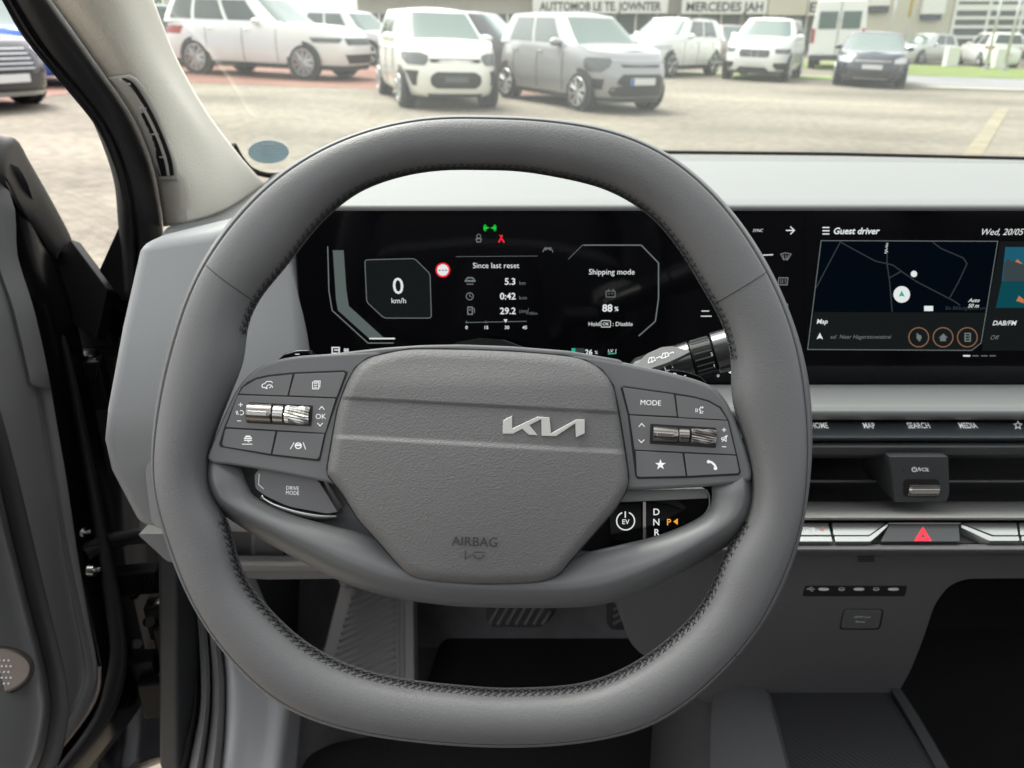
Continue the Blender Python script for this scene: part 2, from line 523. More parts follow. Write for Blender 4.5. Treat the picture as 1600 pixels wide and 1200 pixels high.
# upper spoke panels that carry the buttons
sL = [(600, 548), (560, 550), (510, 553), (465, 556), (430, 562), (402, 573), (382, 590), (366, 612), (352, 642), (340, 670), (328, 700), (322, 716), (330, 724), (360, 727), (400, 733), (450, 742), (500, 752), (560, 766), (600, 770)]
plate('spoke_panel', rnd(sL, 14), WP, .004, .016, M['spoke'], wheel, bevel=.0045, seg=5, smooth=60)
sR = [(880, 551), (930, 557), (985, 568), (1040, 580), (1090, 593), (1120, 606), (1138, 628), (1152, 660), (1166, 700), (1176, 735), (1176, 752), (1150, 757), (1100, 762), (1040, 765), (960, 768), (900, 770)]
plate('spoke_panel', rnd(sR, 14), WP, .004, .016, M['spoke'], wheel, bevel=.0045, seg=5, smooth=60)

def c8(x, y): return (320 + x * .2, 540 + y * .2)
def c9(x, y): return (920 + x * .23333, 580 + y * .23333)
def btn(tr, pts, r=1.2, label=None):
    o = plate('button', rnd([tr(*p) for p in pts], r), WP, .0049, .004, M['button'], wheel, bevel=.0004, seg=2)
    if label: o['label'] = label
    return o
def shrink(pts, k):
    P = np.array(pts, float); c = P.mean(0)
    return [tuple(c + (p - c) * (1 + k)) for p in P]
def icon(tr, off=.0051): return Art(WP, off, tr)

gl = [(258, 378), (285, 325), (330, 285), (400, 250), (500, 228), (690, 208), (1085, 192), (1118, 206), (1040, 410), (945, 690), (900, 900), (875, 903), (520, 862), (118, 790), (112, 765), (150, 640)]
plate('button_surround', [c8(*p) for p in gl], WP, .0043, .005, M['gap'], wheel)
gr = [(212, 110), (235, 98), (575, 146), (705, 168), (805, 195), (885, 240), (938, 330), (993, 560), (1018, 675), (1005, 697), (655, 716), (330, 722), (312, 705), (260, 290)]
plate('button_surround', [c9(*p) for p in gr], WP, .0043, .005, M['gap'], wheel)

b = btn(c8, [(268, 375), (300, 325), (400, 266), (500, 243), (685, 224), (645, 390)])
a = icon(c8)
a.line([(452, 330), (445, 312), (452, 302), (470, 296), (482, 280), (520, 280), (530, 292)], 6).line([(452, 330), (468, 326), (478, 336), (492, 332)], 6).ring((505, 330), 24, 6, 0, 190, 16).line([(505, 332), (518, 318)], 6)
a.build('icon', M['white'], b)
b = btn(c8, [(702, 222), (1085, 208), (1098, 220), (1030, 404), (657, 390)])
a = icon(c8)
a.line([(842, 285), (890, 285), (890, 338), (842, 338)], 6, True)
for yy in (298, 312, 326): a.line([(852, yy), (880, yy)], 5)
a.line([(852, 276), (902, 276), (898, 328)], 5)
a.build('icon', M['white'], b)
b = btn(c8, [(258, 386), (1022, 415), (940, 683), (165, 636)])
a = icon(c8)
a.line([(264, 462), (296, 462)], 6).line([(280, 446), (280, 478)], 6).line([(252, 588), (284, 588)], 6)
a.ring((286, 524), 17, 6, -130, 130, 16).line([(252, 508), (262, 540)], 5).line([(243, 512), (252, 540)], 5)
a.line([(892, 500), (914, 476), (934, 500)], 6).line([(880, 604), (900, 628), (922, 604)], 6)
a.text('OK', 905, 552, 8, stretch=1)
a.build('icon', M['white'], b)
b = btn(c8, [(160, 649), (552, 671), (515, 846), (132, 785)], [4, 1, 1, 6])
a = icon(c8)
for yy, x0, x1 in ((712, 318, 358), (726, 306, 368), (740, 306, 368), (770, 292, 372)): a.line([(x0, yy), (x1, yy)], 8 if yy < 760 else 6)
a.line([(312, 722), (322, 706), (352, 706), (364, 722)], 6).line([(335, 748), (350, 754)], 6)
a.build('icon', M['white'], b)
b = btn(c8, [(568, 673), (934, 691), (890, 889), (528, 848)], [1, 1, 6, 1])
a = icon(c8)
a.ring((730, 782), 24, 8, 0, 360, 18, ry=22).line([(708, 778), (752, 778)], 14).line([(668, 808), (698, 756)], 6).line([(768, 756), (788, 812)], 6)
a.build('icon', M['white'], b)

def roller(tr, quad, x0, x1, y0, y1, mats, tilt):
    """thumb roller set: smooth barrel, collar and knurled barrel lying in a slot"""
    plate('roller_slot', rnd([tr(*p) for p in quad], 2), WP, .00505, .002, M['gap'], wheel)
    r = (y1 - y0) / 2 * .21 * mpx
    def ax(x): 
        u, v = tr(x, (y0 + y1) / 2 + (x - (x0 + x1) / 2) * tilt)
        return WP.hit(u, v, .0052 - r * .45)
    W = x1 - x0
    m = MB(); m.tube([ax(x0), ax(x0 + W * .01), ax(x0 + W * .385), ax(x0 + W * .40)], [r * .9, r, r, r * .92], 28)
    p = m.build('roller', mats[0], wheel, smooth=40)
    m = MB(); q = ax(x0 + W * .19)
    m.box(q - FW * r * .96, (W * .3 * .21 * mpx, r * .42, r * .25), Matrix((RT, UP, -FW)).transposed() @ Matrix.Rotation(-tilt, 3, 'Z'))
    m.build('grip_ridge', M['chrome'] if mats[0] is M['dchrome'] else mats[0], p, bevel=.0003, seg=2)
    m = MB(); m.tube([ax(x0 + W * .415), ax(x0 + W * .425), ax(x0 + W * .575), ax(x0 + W * .585)], [r * .86, r * .93, r * .93, r * .86], 24)
    m.build('roller_collar', mats[1], wheel, smooth=40)
    m = MB(); ring = 44
    A, B = ax(x0 + W * .61), ax(x1)
    t = (B - A).normalized(); e1 = UP - t * UP.dot(t); e1.normalize(); e2 = t.cross(e1)
    rows = []
    for s in range(7):
        p = A + (B - A) * s / 6
        k = .93 if s in (0, 6) else 1
        rows.append([p + (e1 * math.cos(2 * math.pi * j / ring + s * .07) + e2 * math.sin(2 * math.pi * j / ring + s * .07)) * r * k * (1.0 if j % 2 else .90) for j in range(ring)])
    m.grid(rows, cv=True); n0 = len(m.v)
    m.f.append(tuple(range(ring))); m.f.append(tuple(range(n0 - ring, n0)))
    o = m.build('roller', mats[2], wheel, smooth=0); o['label'] = 'knurled roller'
roller(c8, [(345, 442), (845, 468), (832, 632), (325, 604)], 342, 828, 455, 612, (M['dchrome'], M['chrome'], M['chrome']), .055)

b = btn(c9, [(228, 108), (570, 156), (590, 303), (272, 288)])
icon(c9).text('MODE', 414, 210, 8.2, rot=-2).build('icon', M['white'], b)
b = btn(c9, [(584, 160), (700, 178), (800, 205), (875, 247), (927, 325), (600, 307)])
a = icon(c9)
a.line([(765, 240), (750, 240), (740, 258), (748, 262), (745, 280), (765, 280)], 5)
a.ring((748, 262), 22, 4, 150, 210, 8).ring((748, 262), 32, 4, 155, 205, 8)
a.line([(757, 250), (768, 240)], 4).line([(755, 268), (768, 270)], 4)
a.build('icon', M['white'], b)
b = btn(c9, [(274, 296), (931, 333), (985, 558), (307, 526)])
a = icon(c9)
a.line([(335, 372), (354, 350), (374, 372)], 5).line([(333, 458), (352, 478), (372, 458)], 5)
a.line([(892, 393), (920, 393)], 5).line([(906, 379), (906, 407)], 5).line([(892, 505), (920, 507)], 5)
a.line([(890, 446), (902, 446), (920, 432), (920, 470), (902, 458), (890, 458)], 5, True).line([(892, 472), (930, 430)], 5)
a.build('icon', M['white'], b)
roller(c9, [(412, 352), (852, 378), (852, 515), (408, 486)], 420, 842, 364, 494, (M['dchrome'], M['dchrome'], M['dchrome']), .06)
b = btn(c9, [(314, 534), (627, 550), (650, 702), (335, 709), (322, 700)])
a = icon(c9)
st = []
for k in range(10):
    r_ = 38 if k % 2 == 0 else 15
    st.append((480 + r_ * math.sin(k * math.pi / 5), 626 - r_ * math.cos(k * math.pi / 5)))
for k in range(5):
    a.poly([st[(2 * k - 1) % 10], st[2 * k], st[2 * k + 1], (480, 626)])
a.build('icon', M['white'], b)
b = btn(c9, [(641, 551), (987, 566), (1007, 670), (1000, 684), (661, 702)])
a = icon(c9)
a.line(cr([(800, 606), (822, 610), (845, 632), (850, 652)], 12), 15).disc((802, 606), 12, 10).disc((848, 650), 13, 10)
a.build('icon', M['white'], b)

# airbag cover: domed, grained, with a recessed band
ab = [(600, 552), (640, 545), (700, 545), (790, 548), (880, 555), (915, 563), (940, 578), (958, 603), (966, 640), (976, 700), (982, 745), (979, 765), (962, 795), (930, 832), (890, 878), (875, 896), (855, 906), (828, 911),
      (760, 913), (700, 910), (660, 905), (638, 897), (618, 878), (590, 845), (560, 812), (535, 772), (514, 745), (511, 733), (517, 695), (527, 640), (540, 603), (555, 575), (574, 560)]
AB = np.array(cr(ab, 320, True))
def seg_dist(P):
    A = AB; B = np.roll(AB, -1, 0); d = B - A
    t = np.clip(((P[:, None] - A) * d).sum(2) / ((d * d).sum(1) + 1e-9), 0, 1)
    return np.sqrt((((A + d * t[..., None]) - P[:, None]) ** 2).sum(2)).min(1)
def sstep(x): 
    x = np.clip(x, 0, 1); return x * x * (3 - 2 * x)
def airbag_off(P):
    d = seg_dist(P); u, v = P[:, 0], P[:, 1]
    R = 17.0
    k = np.clip(d / R, 0, 1)
    z = 0.0055 * np.sqrt(np.clip(1 - (1 - k) ** 2, 0, 1))
    z += 0.0068 * np.clip(1 - ((u - 748) / 330) ** 2, 0, 1) * np.clip(1 - ((v - 730) / 245) ** 2, 0, 1)
    lo = 1 - sstep((v - 548) / 60)          # the crown rolls away at the top
    z -= 0.0035 * lo
    vU = 622 + (u - 545) * .054; vL = 683 + (u - 545) * .054
    z -= 0.0013 * sstep((v - vU + 3) / 7) * (1 - sstep((v - vL + 5) / 10))
    return z + 0.003
vs1 = sorted(set(list(np.arange(546, 913, 4.0)) + list(np.arange(612, 712, 1.6)) + list(np.arange(546, 562, 1.0)) + list(np.arange(898, 912.5, 1.0))))
rows, top = [], None
for v in vs1:
    A, B = AB, np.roll(AB, -1, 0)
    hit = ((A[:, 1] <= v) & (B[:, 1] > v)) | ((B[:, 1] <= v) & (A[:, 1] > v))
    if hit.sum() < 2: continue
    us = A[hit, 0] + (v - A[hit, 1]) / (B[hit, 1] - A[hit, 1]) * (B[hit, 0] - A[hit, 0])
    u0, u1 = us.min(), us.max()
    s = 0.5 - 0.5 * np.cos(np.linspace(0, math.pi, 90)); s = 0.5 * s + 0.5 * np.linspace(0, 1, 90)
    U = u0 + (u1 - u0) * s
    Z = airbag_off(np.stack([U, np.full(90, v)], 1))
    rows.append([WP.hit(U[j], v, Z[j]) for j in range(90)])
m = MB(); m.grid(rows)
ob = airbag_off(AB + (np.array([748, 728]) - AB) * .002); fr = [WP.hit(u, v, z) for (u, v), z in zip(AB, ob)]; m.grid([fr, [p + FW * .012 for p in fr]], cv=True)
airbag = m.build('airbag_cover', M['airbag'], wheel, smooth=40)
plate('hub', rnd([(520, 552), (600, 543), (660, 539), (720, 538), (800, 541), (890, 548), (975, 563), (975, 700), (960, 790), (870, 890), (640, 890), (540, 780), (520, 700)], 10), WP, .0035, .016, M['spoke'], wheel, bevel=.0018, seg=4, smooth=60)
plate('airbag_gap', shrink(ab, .007), WP, .0043, .003, M['gap'], wheel)

def c7(x, y): return (700 + x * .2334, 620 + y * .2334)
kp = [(368, 158), (430, 125), (430, 212), (600, 133), (680, 138), (690, 245), (860, 152), (915, 152), (915, 245), (858, 272), (853, 178), (722, 265), (628, 262), (625, 150), (545, 190), (600, 258), (540, 255), (497, 215), (435, 248), (366, 248)]
oe = float(airbag_off(np.array([[850., 666.]]))[0])
plate('emblem', [c7(*p) for p in kp], WP, oe + .0012, .003, M['emblem'], airbag, bevel=.0002, seg=1)
ot = float(airbag_off(np.array([[742., 846.]]))[0])
a = Art(WP, ot + .0007)
a.text('AIRBAG', 742, 846, 14.5, rot=-2)
a.line([(727, 860), (727, 875)], 1.8).line([(740, 863), (757, 863)], 1.2).ring((748, 866), 8, 1.6, 180, 360, 12, ry=7).line([(727, 874), (739, 866)], 1.0)
a.build('lettering', M['emboss_shade'], airbag)

# drive mode pod in the left opening
BP = Plane(at(450, 765, D + .012), -FW)
plate('recess', [(380, 715), (560, 745), (640, 880), (520, 860), (400, 800), (368, 745)], WP, -.018, .004, M['spoke'], wheel)
dm = plate('drive_mode_button', rnd([(397, 742), (406, 731), (480, 741), (497, 750), (528, 800), (512, 803), (450, 792), (416, 776), (399, 764)], [5, 5, 4, 6, 3, 6, 14, 12, 5]), WP, -.003, .016, M['button'], wheel, bevel=.0022, seg=4)
a = Art(WP, -.0027); a.text('DRIVE', 457, 762.5, 6.0, stretch=.9, rot=-3).text('MODE', 457, 770, 6.0, stretch=.9, rot=-3)
a.line([(405, 740), (404, 757), (412, 764)], .8)
a.build('lettering', M['white'], dm)
m = MB(); m.tube([WP.hit(u, v, -.010) for u, v in cr([(408, 776), (430, 789), (465, 800), (500, 806), (528, 806)], 20)], [.0014 + .0012 * math.sin(math.pi * i / 19) for i in range(20)], 10)
m.build('trim_strip', M['chrome'], dm, smooth=180)
# the right opening
plate('recess', [(900, 860), (985, 758), (1130, 755), (1122, 800), (1090, 826), (1000, 868)], WP, -.030, .004, M['black'], wheel)
plate('trim_bar', rnd([(965, 766), (1104, 764), (1107, 779), (965, 785)], 3), WP, -.010, .012, M['ledge'], wheel, bevel=.002)
m = MB(); m.tube([WP.hit(u, v, -.0085) for u, v in cr([(1104, 765), (1108, 775), (1108, 792), (1098, 806), (1080, 817)], 20)], .0005, 6)
m.build('trim_strip', M['ledge'], wheel, smooth=180)
# paddles behind the wheel
PP = Plane(at(800, 570, D + .03), -FW)
p = plate('paddle', rnd([(428, 566), (442, 553), (462, 547), (484, 546), (490, 556), (486, 580), (430, 580)], 4), PP, 0, .008, M['gloss'], wheel, bevel=.0016)
a = Art(PP, .0003); a.line([(461, 553.5), (468, 553.5)], 1.4).build('icon', M['white'], p)
p = plate('paddle', rnd([(1036, 588), (1046, 577), (1070, 580), (1095, 588), (1106, 600), (1108, 625), (1040, 610)], 4), PP, 0, .008, M['gloss'], wheel, bevel=.0016)
a = Art(PP, .0003); a.line([(1052, 583), (1057, 584)], 1.4).line([(1069, 587), (1072, 587)], 1.6).line([(1060, 590), (1064, 591)], 1.2).build('icon', M['white'], p)
# steering column behind
m = MB(); m.tube([WC - FW * -.03, WC + FW * .12 , WC + FW * .22], [.05, .055, .06], 24); m.build('column_shroud', M['black'], wheel, smooth=40)

# ================================================================== GEAR SELECTOR with power button
GP = Plane(at(1000, 815, D + .020), -FW)
gs = empty('gear_selector', GP.p, 'glossy black gear selector stalk with power button and orange parking letter', 'gear selector')
b = plate('power_button', rnd([(950, 786), (1003, 785), (1004, 848), (962, 846), (953, 838)], [3, 3, 3, 6, 6]), GP, 0, .02, M['gloss_key'], gs, bevel=.0012)
a = Art(GP, .0003)
a.ring((977.5, 814), 14, 1.9, 112, 428, 32).line([(977, 799), (977, 809)], 1.9).text('EV', 977.5, 815, 7.6, bold=.01)
a.build('icon', M['lit'], b)
k = plate('selector_knob', rnd([(1010, 784), (1045, 789), (1068, 797), (1066, 825), (1040, 838), (1010, 846)], [2, 6, 6, 6, 6, 2]), GP, .001, .022, M['gloss_key'], gs, bevel=.0016)
a = Art(GP, .0014)
a.text('D', 1025.5, 799.5, 10.5, bold=.012).text('N', 1025.5, 815.5, 10.5, bold=.012).text('R', 1026, 831.5, 10.5, bold=.012)
a.build('lettering', M['lit'], k)
a = Art(GP, .0014); a.text('P', 1045, 815.5, 10, bold=.012).poly([(1052, 815), (1059, 810), (1059, 820)])
a.build('parking_light', M['orange'], k)
plate('trim_strip', [(1004.6, 784), (1009.3, 784), (1009.3, 847), (1004.6, 848)], GP, .0012, .015, M['dchrome'], gs)
m = MB(); m.tube([GP.hit(1005, 812, -.02), GP.hit(960, 780, -.10)], .018, 16); m.build('stalk', M['black'], gs)
plate('film_tab', [(1002, 778), (1040, 776), (1060, 783), (1072, 792), (1068, 797), (1045, 787)], GP, .0022, .0003, M['black'], gs)

# ================================================================== WIPER STALK
wsA, wsB = at(985, 588, .56), at(1230, 520, .535)
ws = empty('wiper_stalk', wsA, 'black and grey wiper stalk with knurled ring behind the wheel', 'wiper stalk')
T = (wsB - wsA).normalized(); L = (wsB - wsA).length
def sp(t, off=0): return wsA + T * (L * t) 
m = MB(); m.tube([sp(.0), sp(.06), sp(.40)], [.008, .012, .0135], 24); m.build('stalk', M['stalk'], ws)
m = MB(); m.tube([sp(.40), sp(.41), sp(.535), sp(.545)], [.0115, .0128, .0128, .0115], 24); m.build('twist_ring', M['black'], ws)
m = MB(); m.tube([sp(.545), sp(.55), sp(.66), sp(.665)], [.0135, .0148, .0148, .0135], 28); m.build('collar', M['stalk'], ws)
m = MB(); m.tube([sp(.67), sp(.675), sp(1)], [.0135, .0148, .0155], 28); m.build('stalk_end', M['stalk'], ws)
m = MB()
for k in range(18):
    an = k * 2 * math.pi / 18
    e1 = UP - T * UP.dot(T); e1.normalize(); e2 = T.cross(e1)
    o_ = (e1 * math.cos(an) + e2 * math.sin(an)) * .0126
    m.tube([sp(.42) + o_, sp(.53) + o_], .0007, 5)
m.build('grip_rib', M['darkgrey'], ws)
SP = Plane(at(1040, 557, .535), (-FW + UP * .35))
tp = plate('stalk_housing', rnd([(985, 580), (1010, 553), (1035, 542), (1052, 541), (1080, 549), (1064, 557), (1045, 566), (1010, 578)], 5), SP, 0, .018, M['knee'], ws, bevel=.002)
a = Art(SP, .0003)
def wiper(u, v):
    a.line([(u - 5, v + 2), (u - 3, v - 3), (u + 4, v - 4), (u + 6, v + 1), (u - 5, v + 5)], 1.1, True).line([(u, v - 4), (u + 1, v + 5)], 1.0)
wiper(1018, 562); wiper(1039, 555)
a.line([(1025, 560), (1031, 557), (1033, 559)], 1.2).line([(1045, 553), (1051, 550), (1053, 552)], 1.2)
a.build('icon', M['white'], tp)
SQ = Plane(sp(.6) - FW * .0162, -FW)
a = Art(SQ, .0)
a.text('2', 1112, 553, 5, rot=12).text('1', 1116, 571, 5, rot=12).text('o', 1122, 586, 6).poly([(1138, 582), (1143, 579), (1142, 584)]).line([(1142, 556), (1150, 553), (1152, 565), (1144, 567)], 1.0, True)
a.build('lettering', M['white'], ws)
SW = Plane(sp(.2) - FW * .0145 + UP*.001, -FW)
a = Art(SW, 0); a.line([(1022, 577), (1030, 575)], 1.3).line([(1038, 573), (1041, 580)], 1.3).text('2', 1051, 572, 5, rot=12).line([(1068, 570), (1072, 563)], 3)
a.build('marking', M['white'], ws)

# ================================================================== DISPLAY PANEL
DN = Vector((0, -math.cos(rad(5.5)), math.sin(rad(5.5))))
DP = Plane(at(800, 450, .65), DN)
dp = empty('display_panel', DP.p, 'wide glossy black display panel with driver readout and map screen', 'display')
plate('glass', rnd([(456, 320), (1790, 320), (1790, 598), (474, 598)], 6), DP, 0, .012, M['gloss_display'], dp, bevel=.0012)
def dart(off=.0006): return Art(DP, off)
ic = plate('instrument_screen', [(500, 332), (1070, 332), (1070, 592), (505, 592)], DP, .0003, .001, M['gloss_display'], dp)
a = dart()   # speed gauge
a.line([(519, 396), (530, 396), (537, 452), (537, 476), (600, 529), (577, 529), (526, 480)], .1)
a = dart(); 
for q in ([(520, 391), (537, 391), (541, 452), (525, 468)], [(525, 468), (541, 452), (545, 478), (528, 485)], [(528, 485), (545, 478), (601, 529), (577, 529)]): a.poly(q)
a.build('power_gauge', M['bar'], ic)
a = dart(); a.line([(512, 385), (514, 455), (519, 485), (575, 536), (615, 536)], 1.6)
a.build('gauge_outline', M['dim'], ic)
a = dart(.0008); a.line([(577, 529), (617, 529)], 2.2); a.build('gauge_mark', M['lit'], ic)
a = dart(); a.poly([(570, 406), (648, 404), (672, 428), (674, 497), (600, 497), (573, 472)]); sb = a.build('speed_box', M['card'], ic)
a = dart(.0008); a.line(rnd([(570, 406), (648, 404), (672, 428), (674, 497), (600, 497), (573, 472)], 5), 1.2, True); a.build('box_outline', M['dim'], ic)
a = dart(.0008)
a.text('0', 622, 446, 26, bold=.005).text('km/h', 623, 469.5, 8.5)
a.text('Since last reset', 775, 414.5, 8.6).text('5.3', 806, 439.5, 10.5, align='RIGHT', bold=.015).text('0:42', 806, 462.5, 10.5, align='RIGHT', bold=.015).text('29.2', 806, 485.5, 10.5, align='RIGHT', bold=.015)
a.text('Shipping mode', 956, 424.5, 8.8).text('88', 957, 481, 11.5, align='RIGHT', bold=.02).text('%', 960, 482.5, 7, align='LEFT', bold=.015)
a.text('Hold', 919, 506, 6.6, align='LEFT').text('OK', 946.5, 506, 5).text(': Disable', 957, 506, 6.6, align='LEFT').line(rnd([(939, 501), (954, 501), (954, 511), (939, 511)], 2), .9, True)
for t_, x_ in (('0', 729), ('15', 759.5), ('30', 792), ('45', 820)): a.text(t_, x_, 511.5, 5.4, bold=.015)
a.poly([(787, 499), (793, 499), (790, 504.5)])
a.text('26', 914, 550, 8.5, align='LEFT', bold=.02).text('%', 929, 550.5, 5.5, align='LEFT').text('LV 1', 957, 548, 5.5).text('P', 839, 549, 9, bold=.03)
a.text('88', 541, 547, 5.5, bold=.02).line([(519, 543), (530, 543), (530, 552), (519, 552)], 1.8, True).line([(522, 547), (529, 547)], 1.8)
a.build('lettering', M['lit'], ic)
a = dart(.0008)
a.text('km', 811, 442, 6, align='LEFT').text('h:m', 811, 465, 6, align='LEFT').text('kWh', 811, 486.5, 5.2, align='LEFT', stretch=.85).line([(823, 491), (826, 482)], .8).text('100km', 825, 489.5, 4.6, align='LEFT', stretch=.85)
a.line([(727, 504), (823, 502)], .9).line([(729, 501), (729, 505)], .9).line([(759, 501), (759, 505)], .9).line([(712, 401), (840, 400)], .6)
a.build('unit_lettering', M['dim'], ic)
a = dart(.0008)   # trip icons, battery, frame on the right
a.ring((734, 463), 5.5, 1.4).line([(734, 459), (734, 463), (737, 464)], 1.2)
a.line([(728, 437), (731, 434), (738, 434), (741, 437)], 2.2).line([(726, 439), (743, 439)], 3).line([(729, 444), (740, 444)], 1.4)
a.line([(731, 480), (738, 480), (738, 491), (731, 491)], 2.0, True).line([(733, 484), (736, 484)], 2).line([(740, 481), (741.5, 484), (741, 489)], 1.4)
a.line([(947, 455), (961, 455), (961, 464), (947, 464)], 1.2, True).line([(950, 453), (952, 453)], 2).line([(957, 453), (959, 453)], 2).line([(950, 459), (953, 459)], 1).line([(955, 459), (958, 459)], 1)
a.line([(911, 383), (1002, 383), (1029, 411), (1029, 466), (1024, 502), (998, 525)], 1.8)
a.line([(910, 383), (888, 405)], .8)
a.line([(848, 394), (852, 386)], 1.4).line([(860, 386), (864, 394)], 1.4).line([(852, 391), (854, 388), (858, 388), (860, 391)], 2.4)
a.ring((748, 369), 3, 1.2, ry=3).line([(744, 373), (745, 378), (751, 378), (752, 373)], 1.6, True)
a.build('icon', M['dim'], ic)
a = dart(.0008); a.poly([(755.5, 352), (765, 356), (755.5, 360)]).poly([(775.5, 352), (766, 356), (775.5, 360)])
for s_ in (-1, 1):
    for q in (-1, 0, 1): a.line([(765.5 + s_ * 5.5, 356 + q * 3.4), (765.5 + s_ * 8.5, 356 + q * 5.2)], 1.1)
a.build('side_light_symbol', M['green'], ic)
a = dart(.0008); a.disc((783.5, 369), 2.2, 10).line([(779, 379), (783, 372), (788, 379)], 2.6).line([(780, 367), (788, 378)], 1.1); a.build('seat_belt_symbol', M['red'], ic)
a = dart(.0008); a.disc((692, 422), 9.2); a.build('speed_sign', M['lit'], ic)
a = dart(.0010); a.ring((692, 422), 10.3, 2.6); a.build('speed_sign_ring', M['red'], ic)
a = dart(.0010)
for q in (-5, 0, 5): a.line([(692 + q - 1.6, 422.3), (692 + q + 1.6, 422.3)], 1.4)
a.build('speed_sign_dash', M['gap'], ic)
a = dart(.0008); a.poly([(893, 544), (899, 544), (899, 553), (893, 553)]).line([(950, 553), (963, 552)], 1.8); a.build('charge_bar', M['teal'], ic)
a = dart(.0008); a.poly([(899.5, 544), (913, 544), (913, 553), (899.5, 553)]); a.build('charge_track', M['faint'], ic)

cs = plate('climate_screen', [(1078, 332), (1250, 332), (1250, 592), (1078, 592)], DP, .0003, .001, M['gloss_display'], dp)
a = dart(.0008)
a.text('SYNC', 1184, 360, 4.5, shear=.2).line([(1228, 360), (1240, 360)], 1.7).line([(1235, 354), (1241, 360), (1235, 366)], 1.7)
a.line([(1180, 399), (1208, 398)], 1.6).line([(1095, 494), (1112, 494)], 1.4).line([(1096, 486), (1108, 486)], 1.4)
a.build('lettering', M['lit'], cs)
a = dart(.0008)
a.line([(1220, 397), (1227, 395), (1236, 397), (1231, 405), (1224, 405)], 1.6, True).line([(1224, 398), (1225, 407)], 1.2).line([(1228, 398), (1229, 407)], 1.2).line([(1232, 398), (1230, 407)], 1.2)
a.line([(1217, 434), (1231, 434), (1230, 445), (1216, 445)], 1.6, True)
for q in (1220, 1223, 1227): a.line([(q, 436), (q, 443)], 1.2)
a.line(cr([(1222, 473), (1228, 474), (1231, 477), (1226, 481)], 10), 1.7)
a.build('icon', M['dim'], cs)

ms = plate('map_screen', [(1258, 332), (1780, 332), (1780, 592), (1258, 592)], DP, .0003, .001, M['gloss_display'], dp)
a = dart(); a.poly([(1283, 376), (1559, 377), (1542, 488), (1272, 487)]); a.build('map_area', M['cardm'], ms)
a = dart(); a.poly([(1272, 487.5), (1542, 488.5), (1533, 536), (1518, 547), (1263, 547)]); a.build('map_card', M['card'], ms)
a = dart(.0008); a.line([(1283, 376), (1559, 377), (1533, 536), (1518, 547.5), (1262, 546)], 1.1, True); a.build('card_outline', M['dim'], ms)
a = dart(.0008)
for q in ([(1275, 450), (1313, 378), (1340, 393), (1368, 408), (1395, 414), (1410, 425), (1432, 440), (1490, 470), (1500, 477)], [(1386, 378), (1386, 412), (1390, 440), (1394, 487)], [(1390, 434), (1408, 424)], [(1457, 378), (1470, 388), (1505, 403), (1511, 412), (1498, 440), (1484, 465)]): a.line(q, 1.6)
a.text('SIx Bildungszentrum', 1509, 481, 5.6); a.build('road_line', M['faint'], ms)
a = dart(.0009); a.disc((1409, 460), 13); a.disc((1428, 428), 5); a.line([(1444, 482), (1458, 482)], 8); a.build('position_marker', M['lit'], ms)
a = dart(.0011); a.poly([(1409, 454), (1414, 464), (1409, 462)]).poly([(1409, 454), (1409, 462), (1404, 464)]); a.build('marker_arrow', M['teal'], ms)
a = dart(.0009)
a.text('Guest driver', 1302, 360.5, 10, align='LEFT', shear=.12, bold=.022)
for q in (355.5, 360.5, 365.5): a.line([(1285, q), (1296, q)], 1.8)
a.text('Wed, 20/05', 1532, 362, 10, align='LEFT', shear=.22)
a.text('Map', 1276, 502, 7.4, align='LEFT', bold=.015, shear=.1).text('Auto', 1522, 469, 6, shear=.2, bold=.01).text('50 m', 1521, 477.5, 6, shear=.2, bold=.01)
a.text('DAB/FM', 1551, 504.5, 7.6, align='LEFT', shear=.1, bold=.012)
a.text('nerafs', 1386, 388, 5, rot=-90)
a.poly([(1281, 520), (1286, 530), (1281, 528)]).poly([(1281, 520), (1281, 528), (1276, 530)])
a.line([(1505, 556), (1516, 556)], 2.4)
a.build('lettering', M['lit'], ms)
a = dart(.0009)
a.text('sel  Near Hagerstownstrai', 1297, 526, 6.4, align='LEFT', shear=.15).text('Off', 1547, 527, 7, align='LEFT', shear=.15)
for q in (1519, 1533, 1546): a.line([(q, 556), (q + 10, 556)], 1.4)
a.disc((1436, 527), 4.2, 10).line([(1433, 521), (1437, 533)], 3)
a.poly([(1467, 528), (1474, 521), (1481, 528), (1478, 528), (1478, 533), (1469, 533), (1469, 528)])
a.line([(1508, 521), (1516, 521), (1516, 533), (1508, 533)], 2, True).line([(1509, 525), (1515, 525)], 1.5).line([(1509, 529), (1515, 529)], 1.5)
a.build('dim_lettering', M['dim'], ms)
a = dart(.0009)
for q in (1435.5, 1473.5, 1511.5): a.ring((q, 527), 15.5, 1.6, ry=15)
a.build('shortcut_ring', M['copper'], ms)
a = dart(); a.poly([(1563, 377), (1640, 377), (1640, 548), (1534, 548), (1541, 490)]); a.build('media_card', M['card'], ms)
sky_m = screen('display_photo_sky', (.03, .22, .34), .45); rock_m = screen('display_photo_rock', (.10, .14, .16), .4); lake_m = screen('display_photo_lake', (.01, .16, .2), .4); glow_m = screen('display_photo_glow', (1, .35, .15), .5)
a = dart(.0008); a.poly([(1571, 386), (1640, 386), (1640, 440), (1565, 440)]); a.build('cover_sky', sky_m, ms)
a = dart(.0008); a.poly([(1565, 440.5), (1640, 440.5), (1640, 481), (1556, 481)]); a.build('cover_lake', lake_m, ms)
a = dart(.0010); a.poly([(1567, 440), (1569, 412), (1575, 404), (1582, 409), (1590, 405), (1600, 415), (1620, 400), (1640, 412), (1640, 440)]); a.build('cover_mountain', rock_m, ms)
